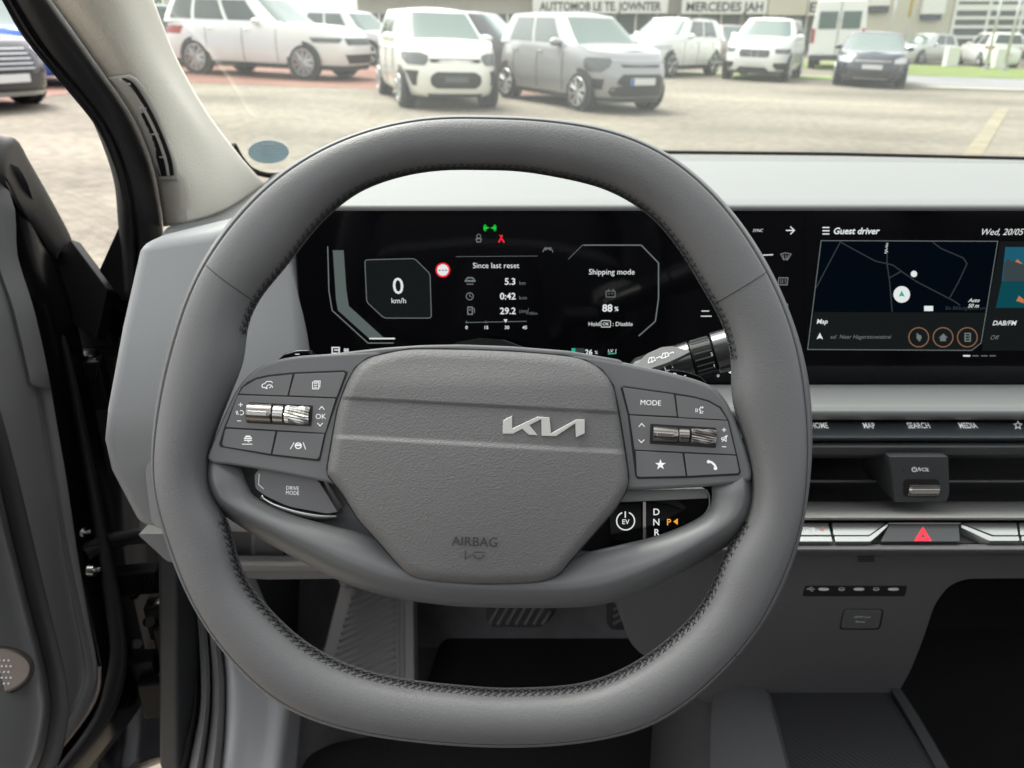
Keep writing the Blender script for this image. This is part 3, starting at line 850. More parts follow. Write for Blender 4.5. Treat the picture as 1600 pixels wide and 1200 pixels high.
a = dart(.0012); a.poly([(1586, 409), (1590, 405), (1598, 413)]).poly([(1588, 470), (1592, 462), (1600, 468), (1600, 474)]); a.build('cover_glow', glow_m, ms)
# ================================================================== DASHBOARD
dash = empty('dashboard', at(1000, 500, .70), 'light grey dashboard running across the car behind the steering wheel', 'dashboard')
# top pad: front lip above the display, falling gently to the windscreen base
def base_v(u):        # photo row of the windscreen base
    return float(np.interp(u, [250, 420, 560, 800, 1010, 1300, 1600, 1900], [262, 262, 247, 240, 240, 243, 250, 262]))
BASE_D = 1.06
yF, zF = yz(318.5, .628)
X0, X1 = -.17, .80
cols = [X0 + (X1 - X0) * k / 40 for k in range(41)]
def base_pt(x):
    u = CU + x / BASE_D * F
    return at(u, base_v(u), BASE_D)
def top_rows(t0, t1, n, lift=0.0):
    rows = []
    for j in range(n + 1):
        t = t0 + (t1 - t0) * j / n
        r = []
        for x in cols:
            b = base_pt(x)
            y = yF + (b.y - yF) * t
            z = zF + (b.z - zF) * t + .010 * math.sin(math.pi * min(1, t * 1.0)) + lift
            r.append(Vector((x, y, z)))
        rows.append(r)
    return rows
R = top_rows(0, .55, 10)
lipA = [Vector((x, yF - .003, zF - .001)) for x in cols]
lipB = [Vector((x, yF - .004, zF - .003)) for x in cols]
lipC = [Vector((x, yF - .003, zF - .005)) for x in cols]
lipD = [Vector((x, yF + .03, zF - .006)) for x in cols]
m = MB(); m.grid([lipD, lipC, lipB, lipA] + R); m.build('top_pad', M['dashtop'], dash, smooth=60)
m = MB(); m.grid(top_rows(.55, 1.0, 10, -.0008)); m.build('defroster_strip', M['dashdots'], dash, smooth=60)
m = MB(); m.grid(top_rows(.985, 1.03, 3, .004)); m.build('windscreen_seal', M['rubber'], dash, solid=.004)
# perforated left corner piece rising to the pillar foot
loft('corner_grille', [[(250, 372, .66), (268, 352, .74), (330, 338, .82), (400, 298, .97), (430, 268, 1.06)],
                       [(300, 374, .63), (330, 356, .70), (400, 342, .76), (470, 310, .86), (560, 252, 1.05)],
                       [(400, 350, .615), (450, 336, .635), (530, 322, .64), (590, 312, .66), (640, 300, .70)]], M['dashdots'], dash, n=16, m=12, solid=.01)
# light grey shell left of the display
def P(u, v, d): return at(u, v, d)
fr = [(207, 378, .575), (330, 362, .605), (458, 322, .640), (470, 430, .655), (482, 560, .668), (486, 690, .672)]
rowsV = [[P(212, 374, .585), P(330, 356, .612), P(462, 316, .645)], [P(180, 515, .568), P(310, 515, .603), P(476, 515, .655)], [P(157, 640, .560), P(302, 650, .598), P(484, 650, .662)],
         [P(152, 690, .562), P(300, 690, .60), P(486, 690, .665)], [P(163, 738, .575), P(302, 735, .61), P(486, 740, .67)], [P(212, 830, .602), P(330, 838, .63), P(486, 842, .69)]]
vsL = [p for r_ in rowsV for p in r_]
back = [p + Vector((.006 + .03 * (i % 3 == 0), .16, -.015)) for i, p in enumerate(vsL)]
n_ = len(vsL); nr = len(rowsV)
m = MB(); fs = []
for r_ in range(nr - 1):
    for c_ in range(2):
        q = r_ * 3 + c_
        fs.append((q, q + 3, q + 4, q + 1)); fs.append((n_ + q, n_ + q + 1, n_ + q + 4, n_ + q + 3))
rim_ = [(0, 1), (1, 2)] + [(3 * r_ + 2, 3 * r_ + 5) for r_ in range(nr - 1)] + [(3 * nr - 1, 3 * nr - 2), (3 * nr - 2, 3 * nr - 3)] + [(3 * r_ + 3, 3 * r_) for r_ in range(nr - 2, -1, -1)]
for q in rim_: fs.append((q[0], q[1], q[1] + n_, q[0] + n_))
m.add(vsL + back, fs)
m.build('side_shell', M['shell'], dash, bevel=.011, seg=5, smooth=48)
SPn = Plane(P(240, 770, .583), (-FW + RT * .18))
plate('side_pod', rnd([(226, 735), (238, 714), (300, 712), (300, 826), (246, 826), (236, 815)], [10, 14, 2, 2, 8, 6]), SPn, .004, .03, M['knee'], dash, bevel=.003, seg=4)
# column shroud skirts / knee panel
KP = Plane(at(600, 860, .76), Vector((0, -.93, -.30)))
plate('knee_panel', [(215, 830), (262, 880), (300, 900), (420, 908), (560, 906), (640, 912), (1000, 925), (1100, 900), (1260, 880), (1260, 660), (480, 660), (300, 660), (230, 700)], KP, 0, .03, M['knee'], dash, bevel=.004)
bar('knee_ledge', [(868, .73), (878, .722), (884, .724), (892, .75), (890, .79), (868, .79)], -.315, -.10, M['shell'], dash, bevel=.002)
KS = Plane(at(480, 850, .745), Vector((0, -.95, -.2)))
plate('switch_block', rnd([(392, 832), (512, 832), (512, 878), (392, 878)], 4), KS, 0, .02, M['shell'], dash, bevel=.002)
plate('switch', rnd([(398, 840), (444, 840), (444, 874), (398, 874)], 4), KS, .004, .01, M['knee'], dash, bevel=.0015)
plate('switch', rnd([(449, 838), (500, 838), (506, 872), (449, 872)], 4), KS, .004, .01, M['shell'], dash, bevel=.0015)
plate('lower_shroud', rnd([(214, 834), (262, 834), (282, 880), (262, 878)], 6), Plane(P(240, 850, .64), -FW + RT * .3), 0, .06, M['knee'], dash, bevel=.005)
plate('column_cover', [(560, 770), (1110, 770), (1090, 880), (1000, 925), (520, 925)], Plane(at(800, 850, .60), -FW), 0, .10, M['darkgrey'], dash, bevel=.01)
# right hand bank
XA, XB = .10, .80
bar('ledge', [(600.5, .70), (602.5, .664), (610, .648), (634, .624), (648, .622), (655.5, .630), (656.5, .70)], XA, XB, M['ledge'], dash, bevel=.005, seg=4)
bar('button_strip', [(657.5, .66), (659.5, .642), (664, .636), (684, .627), (689, .631), (690, .68)], XA, XB, M['touch'], dash, bevel=.0012)
TSP = Plane(Vector((0,) + yz(674, .6315)), (Vector((0,) + yz(684, .627)) - Vector((0,) + yz(664, .636))).cross(RT))
if TSP.n.dot(FW) > 0: TSP = Plane(TSP.p, -TSP.n)
a = Art(TSP, .0012)
for t_, u_ in (('HOME', 1280), ('MAP', 1357.5), ('SEARCH', 1435), ('MEDIA', 1512)): a.text(t_, u_, 664.5, 11.5, bold=.012, stretch=.6)
st = [(1590.5 + (6.5 if k % 2 == 0 else 2.8) * math.sin(k * math.pi / 5), 664.5 - (6.5 if k % 2 == 0 else 2.8) * math.cos(k * math.pi / 5)) for k in range(10)]
a.line(st, 1.1, True)
a.build('lettering', M['white'], dash)
bar('vent_brow', [(691, .68), (691.5, .634), (698, .628), (711, .634), (716, .66), (716, .70)], XA, XB, M['darkgrey'], dash, bevel=.002)
bar('vent_back', [(700, .76), (700, .755), (790, .735), (790, .74)], XA, XB, M['gap'], dash)
bar('vent_slat', [(749, .70), (750.5, .668), (753.5, .668), (755, .70)], XA, XB, M['stack'], dash)
bar('shelf', [(783, .74), (785, .675), (808, .626), (812.5, .628), (814, .66), (814, .74)], XA, XB, M['shelf'], dash, bevel=.002)
VP = Plane(at(1430, 750, .635), Vector((0, -.97, .1)))
vp = plate('volume_pod', rnd([(1389, 713), (1482, 713), (1484, 770), (1480, 784), (1398, 785)], [3, 4, 6, 8, 4]), VP, .004, .06, M['darkgrey'], dash, bevel=.003)
m = MB(); q = [VP.hit(1389, 713, .004), VP.hit(1398, 785, .004), VP.hit(1370, 748, -.05), VP.hit(1376, 712, -.05)]
m.prism(q, [p + Vector((.02, .03, 0)) for p in q]); m.build('pod_cheek', M['darkgrey'], vp)
a = Art(VP, .0044); a.ring((1428.5, 733.5), 3.4, 1.1, 120, 420, 14).line([(1428.5, 729), (1428.5, 733)], 1).line([(1433, 737), (1436, 730)], .9).text('VOL', 1444, 733.5, 6.4)
a.build('lettering', M['white'], vp)
a = Art(VP, .0044); a.disc((1412, 735), 1.3, 8); a.build('sensor', M['gap'], vp)
plate('roller_slot', rnd([(1412, 749), (1468, 749), (1468, 777), (1412, 777)], 8), VP, .0045, .004, M['gap'], vp)
A, B = VP.hit(1416, 763, .001), VP.hit(1465, 763, .001)
rows = []
for s_, k_ in ((0, .8), (.06, 1), (.94, 1), (1, .8)):
    p = A + (B - A) * s_
    rows.append([p + (Vector((0, math.sin(2 * math.pi * j / 56), math.cos(2 * math.pi * j / 56)))) * .0064 * k_ * (1 if j % 2 else .92) for j in range(56)])
m = MB(); m.grid(rows, cv=True); m.f.append(tuple(range(56))); m.f.append(tuple(range(168, 224))); m.build('volume_roller', M['dchrome'], vp, smooth=0)
bar('toggle_bed', [(815, .68), (815.5, .640), (849, .625), (850, .68)], XA, XB, M['gap'], dash)
TG = Plane(Vector((0,) + yz(832, .629)), (Vector((0,) + yz(848, .622)) - Vector((0,) + yz(816, .636))).cross(RT))
if TG.n.dot(FW) > 0: TG = Plane(TG.p, -TG.n)
def toggle(pts, low):
    o = plate('climate_toggle', rnd(pts, 1.5), TG, .002, .012, M['silver'], dash, bevel=.0012)
    plate('toggle_edge', rnd(low, 1.0), TG, .0045, .012, M['silver'], o, bevel=.0015)
    return o
t1 = toggle([(1180, 817), (1294, 817), (1299, 836), (1180, 836)], [(1180, 838), (1299, 838), (1301, 846), (1180, 846)])
a = Art(TG, .0024); a.text('TEMP', 1264, 827, 8, stretch=.75); a.build('lettering', M['white'], t1)
a = Art(TG, .0024); a.disc((1285, 826), 3.2, 10); a.build('warm_dot', mat('red_print', (.6, .2, .18), .5), t1)
toggle([(1300, 817), (1382, 817), (1378, 822), (1358, 836), (1303, 836)], [(1304, 838), (1358, 838), (1380, 823), (1386, 818), (1388, 821), (1370, 838), (1360, 846), (1306, 846)])
toggle([(1504, 817), (1588, 817), (1591, 836), (1552, 836), (1512, 821)], [(1502, 819), (1510, 822), (1550, 838), (1592, 838), (1593, 845), (1546, 845), (1502, 824)])
toggle([(1592, 817), (1720, 817), (1722, 836), (1595, 836)], [(1596, 838), (1722, 838), (1722, 845), (1597, 845)])
hz = plate('hazard_button', rnd([(1390, 819), (1498, 819), (1500, 846), (1376, 846)], 2), TG, .0035, .012, M['darkgrey'], dash, bevel=.0014)
a = Art(TG, .0040)
tri = [(1442, 823.5), (1455, 845), (1429, 845)]
def tr_(k): 
    c = np.mean(np.array(tri), 0); return [tuple(c + (np.array(p) - c) * k) for p in tri]
a.line(tr_(.88), 2.6, True).line(tr_(.44), 2.2, True)
a.build('hazard_triangle', mat('hazard_red', (.75, .01, .03), .4, emit=(1, .02, .06), estr=.55), hz)
plate('chrome_edge', [(1388, 815.6), (1502, 815.6), (1502, 818.2), (1388, 818.2)], TG, .0040, .006, M['silver'], dash, bevel=.0004, seg=1)
bar('lower_lip', [(849.5, .68), (850.5, .622), (858, .613), (865, .618), (868, .65), (868, .70)], XA, XB, M['stack'], dash, bevel=.003)

# ================================================================== CENTRE STACK + CONSOLE
con = empty('centre_console', at(1270, 1050, .75), 'dark grey centre console with charging sockets above a ribbed tray', 'console')
q1, q2 = Vector((0,) + yz(868, .66)), Vector((0,) + yz(1030, .735))
ST = Plane(q1, (q2 - q1).cross(RT))
if ST.n.dot(FW) > 0: ST = Plane(ST.p, -ST.n)
plate('stack_panel', rnd([(950, 866), (1800, 866), (1800, 905), (1510, 906), (1484, 916), (1462, 945), (1444, 1000), (1424, 1050), (1398, 1095), (1100, 1100), (985, 1010), (960, 940)], [0, 0, 0, 12, 14, 14, 14, 14, 4, 4, 20, 4]), ST, 0, .03, M['stack'], con, bevel=.006, seg=4)
sk = plate('socket_strip', rnd([(1258, 916), (1418, 916), (1414, 932), (1254, 932)], 3), ST, .0006, .002, M['gap'], con, bevel=.0003, seg=1)
for u0 in (1287, 1342, 1396):
    m = MB(); m.tube([ST.hit(u0 - 8 + 16 * k / 6, 920.5, .0010) for k in range(7)], [.0008, .0014, .0015, .0015, .0015, .0014, .0008], 8); m.build('usb_socket', mat('socket_white', (.75, .74, .78), .4), sk, smooth=180)
a = Art(ST, .0010)
a.line([(1260, 920.5), (1273, 920.5)], 1.2).line([(1264, 920), (1267, 917.5), (1270, 918)], .9).line([(1266, 921), (1268, 924), (1271, 923)], .9)
for u0 in (1315, 1369): a.line([(u0 - 5, 921), (u0 + 5, 921)], 1.0).ring((u0, 920.5), 4.5, .8, n=12, ry=2.5)
a.build('icon', M['dim'], sk)
plate('socket_lid_gap', rnd([(1318, 952), (1381, 952), (1375, 984), (1311, 984)], 7), ST, .0004, .002, M['gap'], con)
sl_ = plate('socket_lid', rnd([(1320, 953.5), (1379, 953.5), (1373.5, 982.5), (1313.5, 982.5)], 6), ST, .0012, .003, M['stack'], con, bevel=.0008, seg=2)
a = Art(ST, .0016); a.text('120W max', 1347, 964, 4.8, stretch=.9).text('Power', 1345, 971.5, 4.8, stretch=.9); a.build('lettering', M['dim'], sl_)
a = Art(ST, .0008)
for q in (870, 873.5, 877): a.line([(1340, q), (1366, q)], 1.4)
a.build('catch_slot', M['gap'], con)
HZ = Plane(at(1270, 1100, .75), Vector((0, 0, 1)))
plate('tray_floor', [(1185, 1034), (1358, 1034), (1500, 1260), (1230, 1260)], HZ, 0, .01, M['tray'], con)
m = MB()
def strip(name, lines, mt, n=10, sol=.004, par=None): return loft(name, lines, mt, par or con, n=n, solid=sol, smooth=40)
strip('tray_rim', [[(1183, 1036, .805), (1214, 1110, .745), (1262, 1262, .66)], [(1176, 1030, .80), (1204, 1108, .735), (1246, 1262, .64)], [(1152, 1034, .79), (1150, 1110, .73), (1150, 1262, .635)],
                   [(1122, 1060, .79), (1112, 1120, .735), (1108, 1262, .65)], [(1116, 1066, .82), (1104, 1130, .78), (1098, 1262, .70)]], M['stack'], n=14)
strip('tray_back_rim', [[(1176, 1034, .812), (1270, 1034, .812), (1358, 1034, .812)], [(1170, 1026, .80), (1270, 1027, .80), (1362, 1027, .80)], [(1150, 1032, .785), (1270, 1012, .80), (1368, 1020, .80)], [(1110, 1064, .83), (1270, 1000, .83), (1380, 1020, .83)]], M['stack'])
strip('tray_rim', [[(1352, 1034, .812), (1402, 1110, .757), (1480, 1262, .665)], [(1356, 1026, .795), (1412, 1108, .737), (1496, 1262, .64)], [(1376, 1034, .795), (1428, 1108, .737), (1518, 1262, .64)], [(1384, 1046, .84), (1440, 1125, .80), (1530, 1280, .70)]], M['darkgrey'], n=14)
strip('side_wall', [[(1122, 1064, .80), (1110, 1130, .75), (1104, 1262, .66)], [(1090, 1060, .86), (1085, 1130, .82), (1075, 1262, .74)], [(1030, 1060, .96), (1020, 1130, .92), (1012, 1262, .86)]], M['stack'], n=8)

# ================================================================== CAR BODY (fixed shell round the driver)
body = empty('car_body', Vector((-.35, .6, .3)), 'black car body shell with beige pillar trim round the windscreen and door opening', 'car body')
# pillar trim
lB = [(58, -30, .545), (80, 0, .56), (150, 98, .62), (207, 182, .68), (238, 256, .735), (250, 315, .775), (255, 354, .80)]
lC = [(110, -30, .53), (128, 0, .545), (196, 98, .605), (245, 182, .665), (277, 256, .72), (292, 315, .765), (296, 349, .78)]
lD = [(170, -30, .55), (188, 0, .565), (240, 98, .635), (290, 182, .71), (325, 256, .79), (340, 300, .83), (350, 332, .86)]
lE = [(214, -30, .60), (226, 0, .62), (264, 98, .70), (312, 182, .78), (360, 246, .88), (380, 272, .93), (392, 308, .97)]
lF = [(226, -30, .65), (240, 0, .67), (274, 86, .74), (322, 172, .82), (372, 240, .92), (396, 268, .98), (414, 288, 1.01)]
loft('pillar_trim', [lB, lC, lD, lE, lF], M['pillar'], body, n=30, m=18, solid=.006)
# vent in the pillar foot, laid on the trim surface itself
_pl = [np.array(cr(l, 60)) for l in (lB, lC, lD, lE, lF)]
def pil(u, v, off=0.0):
    q = cr([(float(np.interp(v, l[:, 1], l[:, 0])), float(np.interp(v, l[:, 1], l[:, 2]))) for l in _pl], 40)
    d = float(np.interp(u, [a_[0] for a_ in q], [a_[1] for a_ in q]))
    return at(u, v, d - off)
vL = [(170, 124), (186, 142), (212, 180), (232, 222), (243, 258), (248, 276)]
vR = [(196, 122), (212, 134), (236, 172), (255, 212), (268, 248), (272, 274)]
def vsurf(l, r, off, n=24, m_=8):
    A, B = cr(l, n), cr(r, n)
    return [[pil(a_[0] + (b_[0] - a_[0]) * k / m_, a_[1] + (b_[1] - a_[1]) * k / m_, off) for k in range(m_ + 1)] for a_, b_ in zip(A, B)]
def ex(l, du, dv): return [(u + du, v + dv * (1 if i else -1)) for i, (u, v) in enumerate(l)]
m = MB(); m.grid(vsurf([(u + 1, v + (5 if v > 200 else -5)) for u, v in vL], [(u + 7, v + (6 if v > 200 else -6)) for u, v in vR], .0035)); vg = m.build('pillar_vent', M['pillarp'], body, smooth=50, solid=.002)
m = MB(); m.grid(vsurf(vL, vR, .0078)); m.build('vent_opening_shade', M['ventin'], vg, smooth=50)  # raised sheet, the opening's shade is put into its colour
vm = [(a_[0] * .36 + b_[0] * .64, a_[1] * .36 + b_[1] * .64) for a_, b_ in zip(vL, vR)]
m = MB(); m.tube([pil(u, v, .0090) for u, v in cr(vm, 20)], .0015, 6); m.build('vent_bar', M['pillarp'], vg, smooth=180)
m = MB()
for k in (1, 2, 3, 4): m.tube([pil(vm[k][0] - 9, vm[k][1] - 6, .0086), pil(vm[k][0] + 1, vm[k][1] - 6, .0086)], .0008, 5)
m.build('vent_fin', M['pillarp'], vg)
def frac(f, a=0, b=None): return [(p[0] * (1 - f) + q[0] * f, p[1] * (1 - f) + q[1] * f) for p, q in zip(vL, vR)][a:b]
m = MB(); m.grid(vsurf(frac(.16, 2), frac(.54, 2), .0083)); m.build('vent_hollow_shade', M['gap'], vg, smooth=50)  # black sheets laid on top paint the deep shade of the hollows
m = MB(); m.grid(vsurf(frac(.76, 0), frac(.96, 0), .0083)); m.build('vent_hollow_shade', M['gap'], vg, smooth=50)
# door seal: double rubber bead along the opening
s0 = [(-8, -30, .56), (4, 0, .575), (35, 56, .60), (88, 116, .635), (133, 168, .665), (161, 228, .70), (179, 287, .73), (185, 350, .76), (190, 400, .78), (192, 470, .80)]
s1 = [(8, -30, .545), (20, 0, .56), (62, 68, .59), (114, 132, .63), (166, 200, .665), (194, 266, .70), (206, 320, .73), (212, 360, .755), (214, 400, .775), (214, 470, .79)]
s2 = [(60, -30, .55), (80, 0, .563), (150, 98, .622), (207, 182, .682), (238, 256, .737), (250, 315, .777), (255, 365, .802), (256, 400, .81), (256, 470, .82)]
def mid(a, b, t, dd): return [(p[0] * (1 - t) + q[0] * t, p[1] * (1 - t) + q[1] * t, p[2] * (1 - t) + q[2] * t + dd) for p, q in zip(a, b)]
loft('door_seal', [mid(s0, s0, 0, .02), s0, mid(s0, s1, .35, -.010), mid(s0, s1, .75, -.008), mid(s1, s1, 0, .004)], M['rubber'], body, n=40, m=14)
loft('door_seal', [mid(s1, s1, 0, .006), mid(s1, s2, .15, -.006), mid(s1, s2, .5, -.012), mid(s1, s2, .85, -.005), mid(s2, s2, 0, .012)], M['rubber'], body, n=40, m=14)
# windscreen: real pane from its base up over the driver
bp0, bp1 = base_pt(-.38), base_pt(.95)
gx = [-.42 + 1.4 * k / 24 for k in range(25)]
rows = []
for j in range(13):
    t = j / 12
    rows.append([Vector((x, (base_pt(x).y + .012) * (1 - t) + (.34 - .10 * (x - .25) ** 2) * t, (base_pt(x).z - .006) * (1 - t) + (CAM.z + .235) * t + .03 * math.sin(math.pi * t))) for x in gx])
gm = bpy.data.materials.new('windscreen_glass'); gm.use_nodes = True
t = gm.node_tree; t.nodes.clear()
out = t.nodes.new('ShaderNodeOutputMaterial'); tb = t.nodes.new('ShaderNodeBsdfTransparent'); tb.inputs[0].default_value = (.93, .965, .92, 1)
gb = t.nodes.new('ShaderNodeBsdfGlossy'); gb.inputs['Roughness'].default_value = .02
df = t.nodes.new('ShaderNodeBsdfDiffuse'); df.inputs[0].default_value = (.8, .85, .8, 1)
tl = t.nodes.new('ShaderNodeBsdfTranslucent'); tl.inputs[0].default_value = (.8, .85, .8, 1)
lw_ = t.nodes.new('ShaderNodeLayerWeight'); lw_.inputs[0].default_value = .5
pw_ = t.nodes.new('ShaderNodeMath'); pw_.operation = 'POWER'; pw_.inputs[1].default_value = 5
t.links.new(lw_.outputs['Facing'], pw_.inputs[0])
fr_ = t.nodes.new('ShaderNodeMath'); fr_.operation = 'MULTIPLY_ADD'; fr_.inputs[1].default_value = .9; fr_.inputs[2].default_value = .06
t.links.new(pw_.outputs[0], fr_.inputs[0])
m1 = t.nodes.new('ShaderNodeMixShader'); m2 = t.nodes.new('ShaderNodeMixShader'); m3 = t.nodes.new('ShaderNodeMixShader')
m3.inputs[0].default_value = .5
t.links.new(df.outputs[0], m3.inputs[1]); t.links.new(tl.outputs[0], m3.inputs[2])
m2.inputs[0].default_value = .05
t.links.new(tb.outputs[0], m2.inputs[1]); t.links.new(m3.outputs[0], m2.inputs[2])
t.links.new(fr_.outputs[0], m1.inputs[0]); t.links.new(m2.outputs[0], m1.inputs[1]); t.links.new(gb.outputs[0], m1.inputs[2])
t.links.new(m1.outputs[0], out.inputs[0])
m = MB(); m.grid(rows); m.build('windscreen', gm, body, smooth=180)
m = MB(); m.tube([at(u, v, d) for u, v, d in cr([(366, 228, .93), (380, 252, .98), (398, 268, 1.02), (430, 274, 1.05), (480, 264, 1.06), (560, 250, 1.06), (640, 246, 1.06)], 40)], .0038, 8); m.build('windscreen_seal', M['rubber'], body, smooth=180)
WSn = None
def ws_pt(u, v, off=0.0):
    """point of the windscreen pane on a sight line"""
    r = ray(u, v); d = .5
    for _ in range(60):
        p = CAM + r * d
        b = base_pt(p.x)
        yb, zb = b.y + .012, b.z - .006
        yt, zt = .34 - .10 * (p.x - .25) ** 2, CAM.z + .235
        tt = (p.y - yb) / (yt - yb)
        zs = zb * (1 - tt) + zt * tt + .03 * math.sin(math.pi * max(0, min(1, tt)))
        d += (zs - p.z) * .35 + 0
        if d < .2: d = .2
    p = CAM + r * d
    return p - r.normalized() * off
# unseen cabin added to block light: roof lining, sides, rear; openings set the light
m = MB()
zr = CAM.z + .25
m.box((.25, -.95, zr + .02), (1.45, 1.3, .03)); m.box((.25, .17, zr + .015), (1.45, .12, .03)); m.box((.90, -.10, zr + .018), (.16, .45, .03)); m.build('unseen_roof_lining', M['headliner'], body, bevel=.008)  # out of view; roof opening made up to bring light from above
m = MB()
m.box((.98, -.2, .42), (.06, 2.6, .9)); m.box((.98, -.62, 1.05), (.06, .16, .42)); m.box((.98, -1.4, 1.05), (.06, .2, .42)); m.build('side_wall', M['seatdark'], body, bevel=.01)
m = MB(); m.box((-.52, -1.05, .42), (.06, 1.3, .9)); m.box((-.52, -.50, 1.05), (.06, .16, .42)); m.box((-.52, -1.4, 1.05), (.06, .2, .42)); m.build('side_wall', M['seatdark'], body, bevel=.01)  # out of view; left wall added to cut light from behind
m = MB(); m.box((.25, -1.75, .55), (1.5, .1, 1.1)); m.build('rear_seat', M['seatdark'], body, bevel=.04)
m = MB(); m.box((-.05, -.48, .50), (.5, .14, .75)); m.box((-.05, -.2, .2), (.5, .5, .14)); m.build('front_seat', M['seatdark'], body, bevel=.04)
m = MB(); m.box((.62, -.48, .50), (.5, .14, .75)); m.box((.62, -.2, .2), (.5, .5, .14)); m.build('front_seat', M['seatdark'], body, bevel=.04)
# floor, firewall
zfl = CAM.z - .862
m = MB(); m.box((.30, .05, zfl - .02), (1.30, 2.2, .04)); m.build('floor_carpet', M['carpet'], body)
m = MB(); q0 = [Vector((-.35, .93, zfl)), Vector((-.35, 1.09, zfl + .28)), Vector((-.35, 1.13, zfl + .55)), Vector((-.35, 1.2, zfl + .55)), Vector((-.35, 1.2, zfl - .05))]
m.prism(q0, [p + Vector((.69, 0, 0)) for p in q0]); m.build('toe_board', M['carpet'], body)
m = MB(); q0 = [p + Vector((.691, 0, .01)) for p in q0]; m.prism(q0, [p + Vector((.6, 0, 0)) for p in q0]); m.build('toe_board', M['matblack'], body)  # passenger half blackened, footwell shade put into the colour
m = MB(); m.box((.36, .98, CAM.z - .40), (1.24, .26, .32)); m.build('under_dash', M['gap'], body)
# kick panel left of the pedals, footrest
KK = Plane(Vector((-.335, .9, .3)), Vector((1, -.12, .0)), ex=Vector((0, -1, 0)))
m = MB(); q0 = [Vector((-.335, .55, zfl)), Vector((-.335, 1.12, zfl)), Vector((-.335, 1.12, zfl + .6)), Vector((-.335, .72, zfl + .6)), Vector((-.335, .55, zfl + .2))]
m.prism(q0, [p - Vector((.02, 0, 0)) for p in q0]); m.build('kick_panel', M['darkgrey'], body, bevel=.005)
FRn = Plane(at(580, 1000, 1.06), (-FW + UP * .55))
fo = plate('footrest', rnd([(534, 905), (646, 905), (648, 1075), (490, 1075)], 6), FRn, 0, .05, M['footrest'], body, bevel=.006)
m = MB()
for k in range(17):
    v0 = 925 + k * 11
    A, B = (548 - (v0 - 925) * .28, v0 + 10), (618, v0 - 32)
    if B[1] > 1075: break
    n0 = 8
    m.tube([FRn.hit(A[0] + (B[0] - A[0]) * q / n0, max(912, A[1] + (B[1] - A[1]) * q / n0), .001) for q in range(n0 + 1) if A[1] + (B[1] - A[1]) * q / n0 > 910], .0022, 6)
m.build('footrest_ribs', M['footrest'], fo, smooth=180)
m = MB()
for u_ in (622, 630): m.tube([FRn.hit(u_, v_, .001) for v_ in range(910, 1076, 15)], .0022, 6)
m.build('footrest_ribs', M['footrest'], fo, smooth=180)
# sill: hinge jamb, weatherstrips, scuff plate
w0 = [(276, 830, .80), (284, 900, .82), (290, 1000, .83), (296, 1090, .82), (280, 1160, .80), (262, 1230, .78)]
w1 = [(290, 830, .79), (300, 900, .81), (309, 1000, .82), (312, 1090, .81), (302, 1160, .79), (288, 1230, .77)]
w2 = [(303, 830, .79), (314, 900, .81), (326, 1000, .82), (330, 1090, .81), (324, 1160, .79), (312, 1230, .77)]
w3 = [(318, 830, .79), (330, 900, .81), (344, 1000, .82), (351, 1060, .81), (350, 1140, .79), (342, 1230, .77)]
w4 = [(330, 830, .80), (345, 900, .82), (372, 1000, .83), (388, 1060, .82), (388, 1140, .80), (376, 1230, .78)]
w5 = [(360, 830, .82), (400, 930, .85), (440, 1020, .86), (452, 1080, .85), (446, 1140, .83), (434, 1230, .80)]
w6 = [(370, 830, .86), (410, 930, .93), (452, 1020, .95), (470, 1080, .95), (470, 1140, .94), (462, 1230, .90)]
loft('sill_seal', [mid(w0, w0, 0, .03), w0, mid(w0, w1, .5, -.008), mid(w1, w1, 0, .004)], M['rubber'], body, n=24, m=10)
loft('sill_seal', [mid(w1, w1, 0, .006), mid(w1, w2, .5, -.010), mid(w2, w2, 0, .004)], M['knee'], body, n=24, m=10)
loft('sill_seal', [mid(w2, w2, 0, .006), mid(w2, w3, .5, -.010), mid(w3, w3, 0, .006)], M['knee'], body, n=24, m=10)
loft('scuff_plate', [mid(w3, w3, 0, .012), mid(w3, w4, .3, -.004), w4, mid(w4, w5, .5, .0), w5, mid(w5, w6, .4, .01), w6], M['sill'], body, n=24, m=24)
loft('hinge_jamb', [[(118, 436, .84), (125, 500, .86), (130, 700, .88), (140, 950, .90), (150, 1120, .90), (140, 1260, .88)], [(165, 442, .83), (185, 500, .86), (200, 700, .90), (215, 950, .92), (215, 1120, .92), (215, 1200, .9)], [(262, 372, .80), (262, 480, .84), (270, 700, .86), (290, 950, .87), (300, 1100, .86), (272, 1180, .83)]], M['bodyblack'], body, n=24, m=12, solid=.02)
m = MB()
def hp(u, v, d=.835): return at(u, v, d)
m.tube([hp(135, 865, .80), hp(165, 850, .81), hp(200, 840, .815), hp(235, 836, .80)], .008, 10)
m.tube([hp(130, 856, .80), hp(165, 842, .805), hp(235, 828, .79)], .005, 8)
m.build('wiring_gaiter', M['rubber'], body, smooth=180)
m = MB(); m.tube([hp(236, 942, .82), hp(250, 937, .82), hp(262, 930, .82), hp(267, 923, .82)], .0045, 8); m.build('latch_hook', M['steel'], body, smooth=180)
m = MB()
for u, v in ((128, 832), (143, 891)):
    m = MB(); m.cyl(hp(u - 4, v, .80), hp(u + 6, v, .80), .006); m.cyl(hp(u + 5.6, v, .80), hp(u + 15, v - 2, .80), .0022); m.build('hinge_bolt', M['steel'], body)
for u, v in ((230, 972), (254, 1050), (210, 1007), (268, 1020)): m = MB(); m.cyl(hp(u, v, .82), hp(u + 5, v - 1, .815), .005); m.build('hinge_bolt', M['steel'], body)
m = MB()
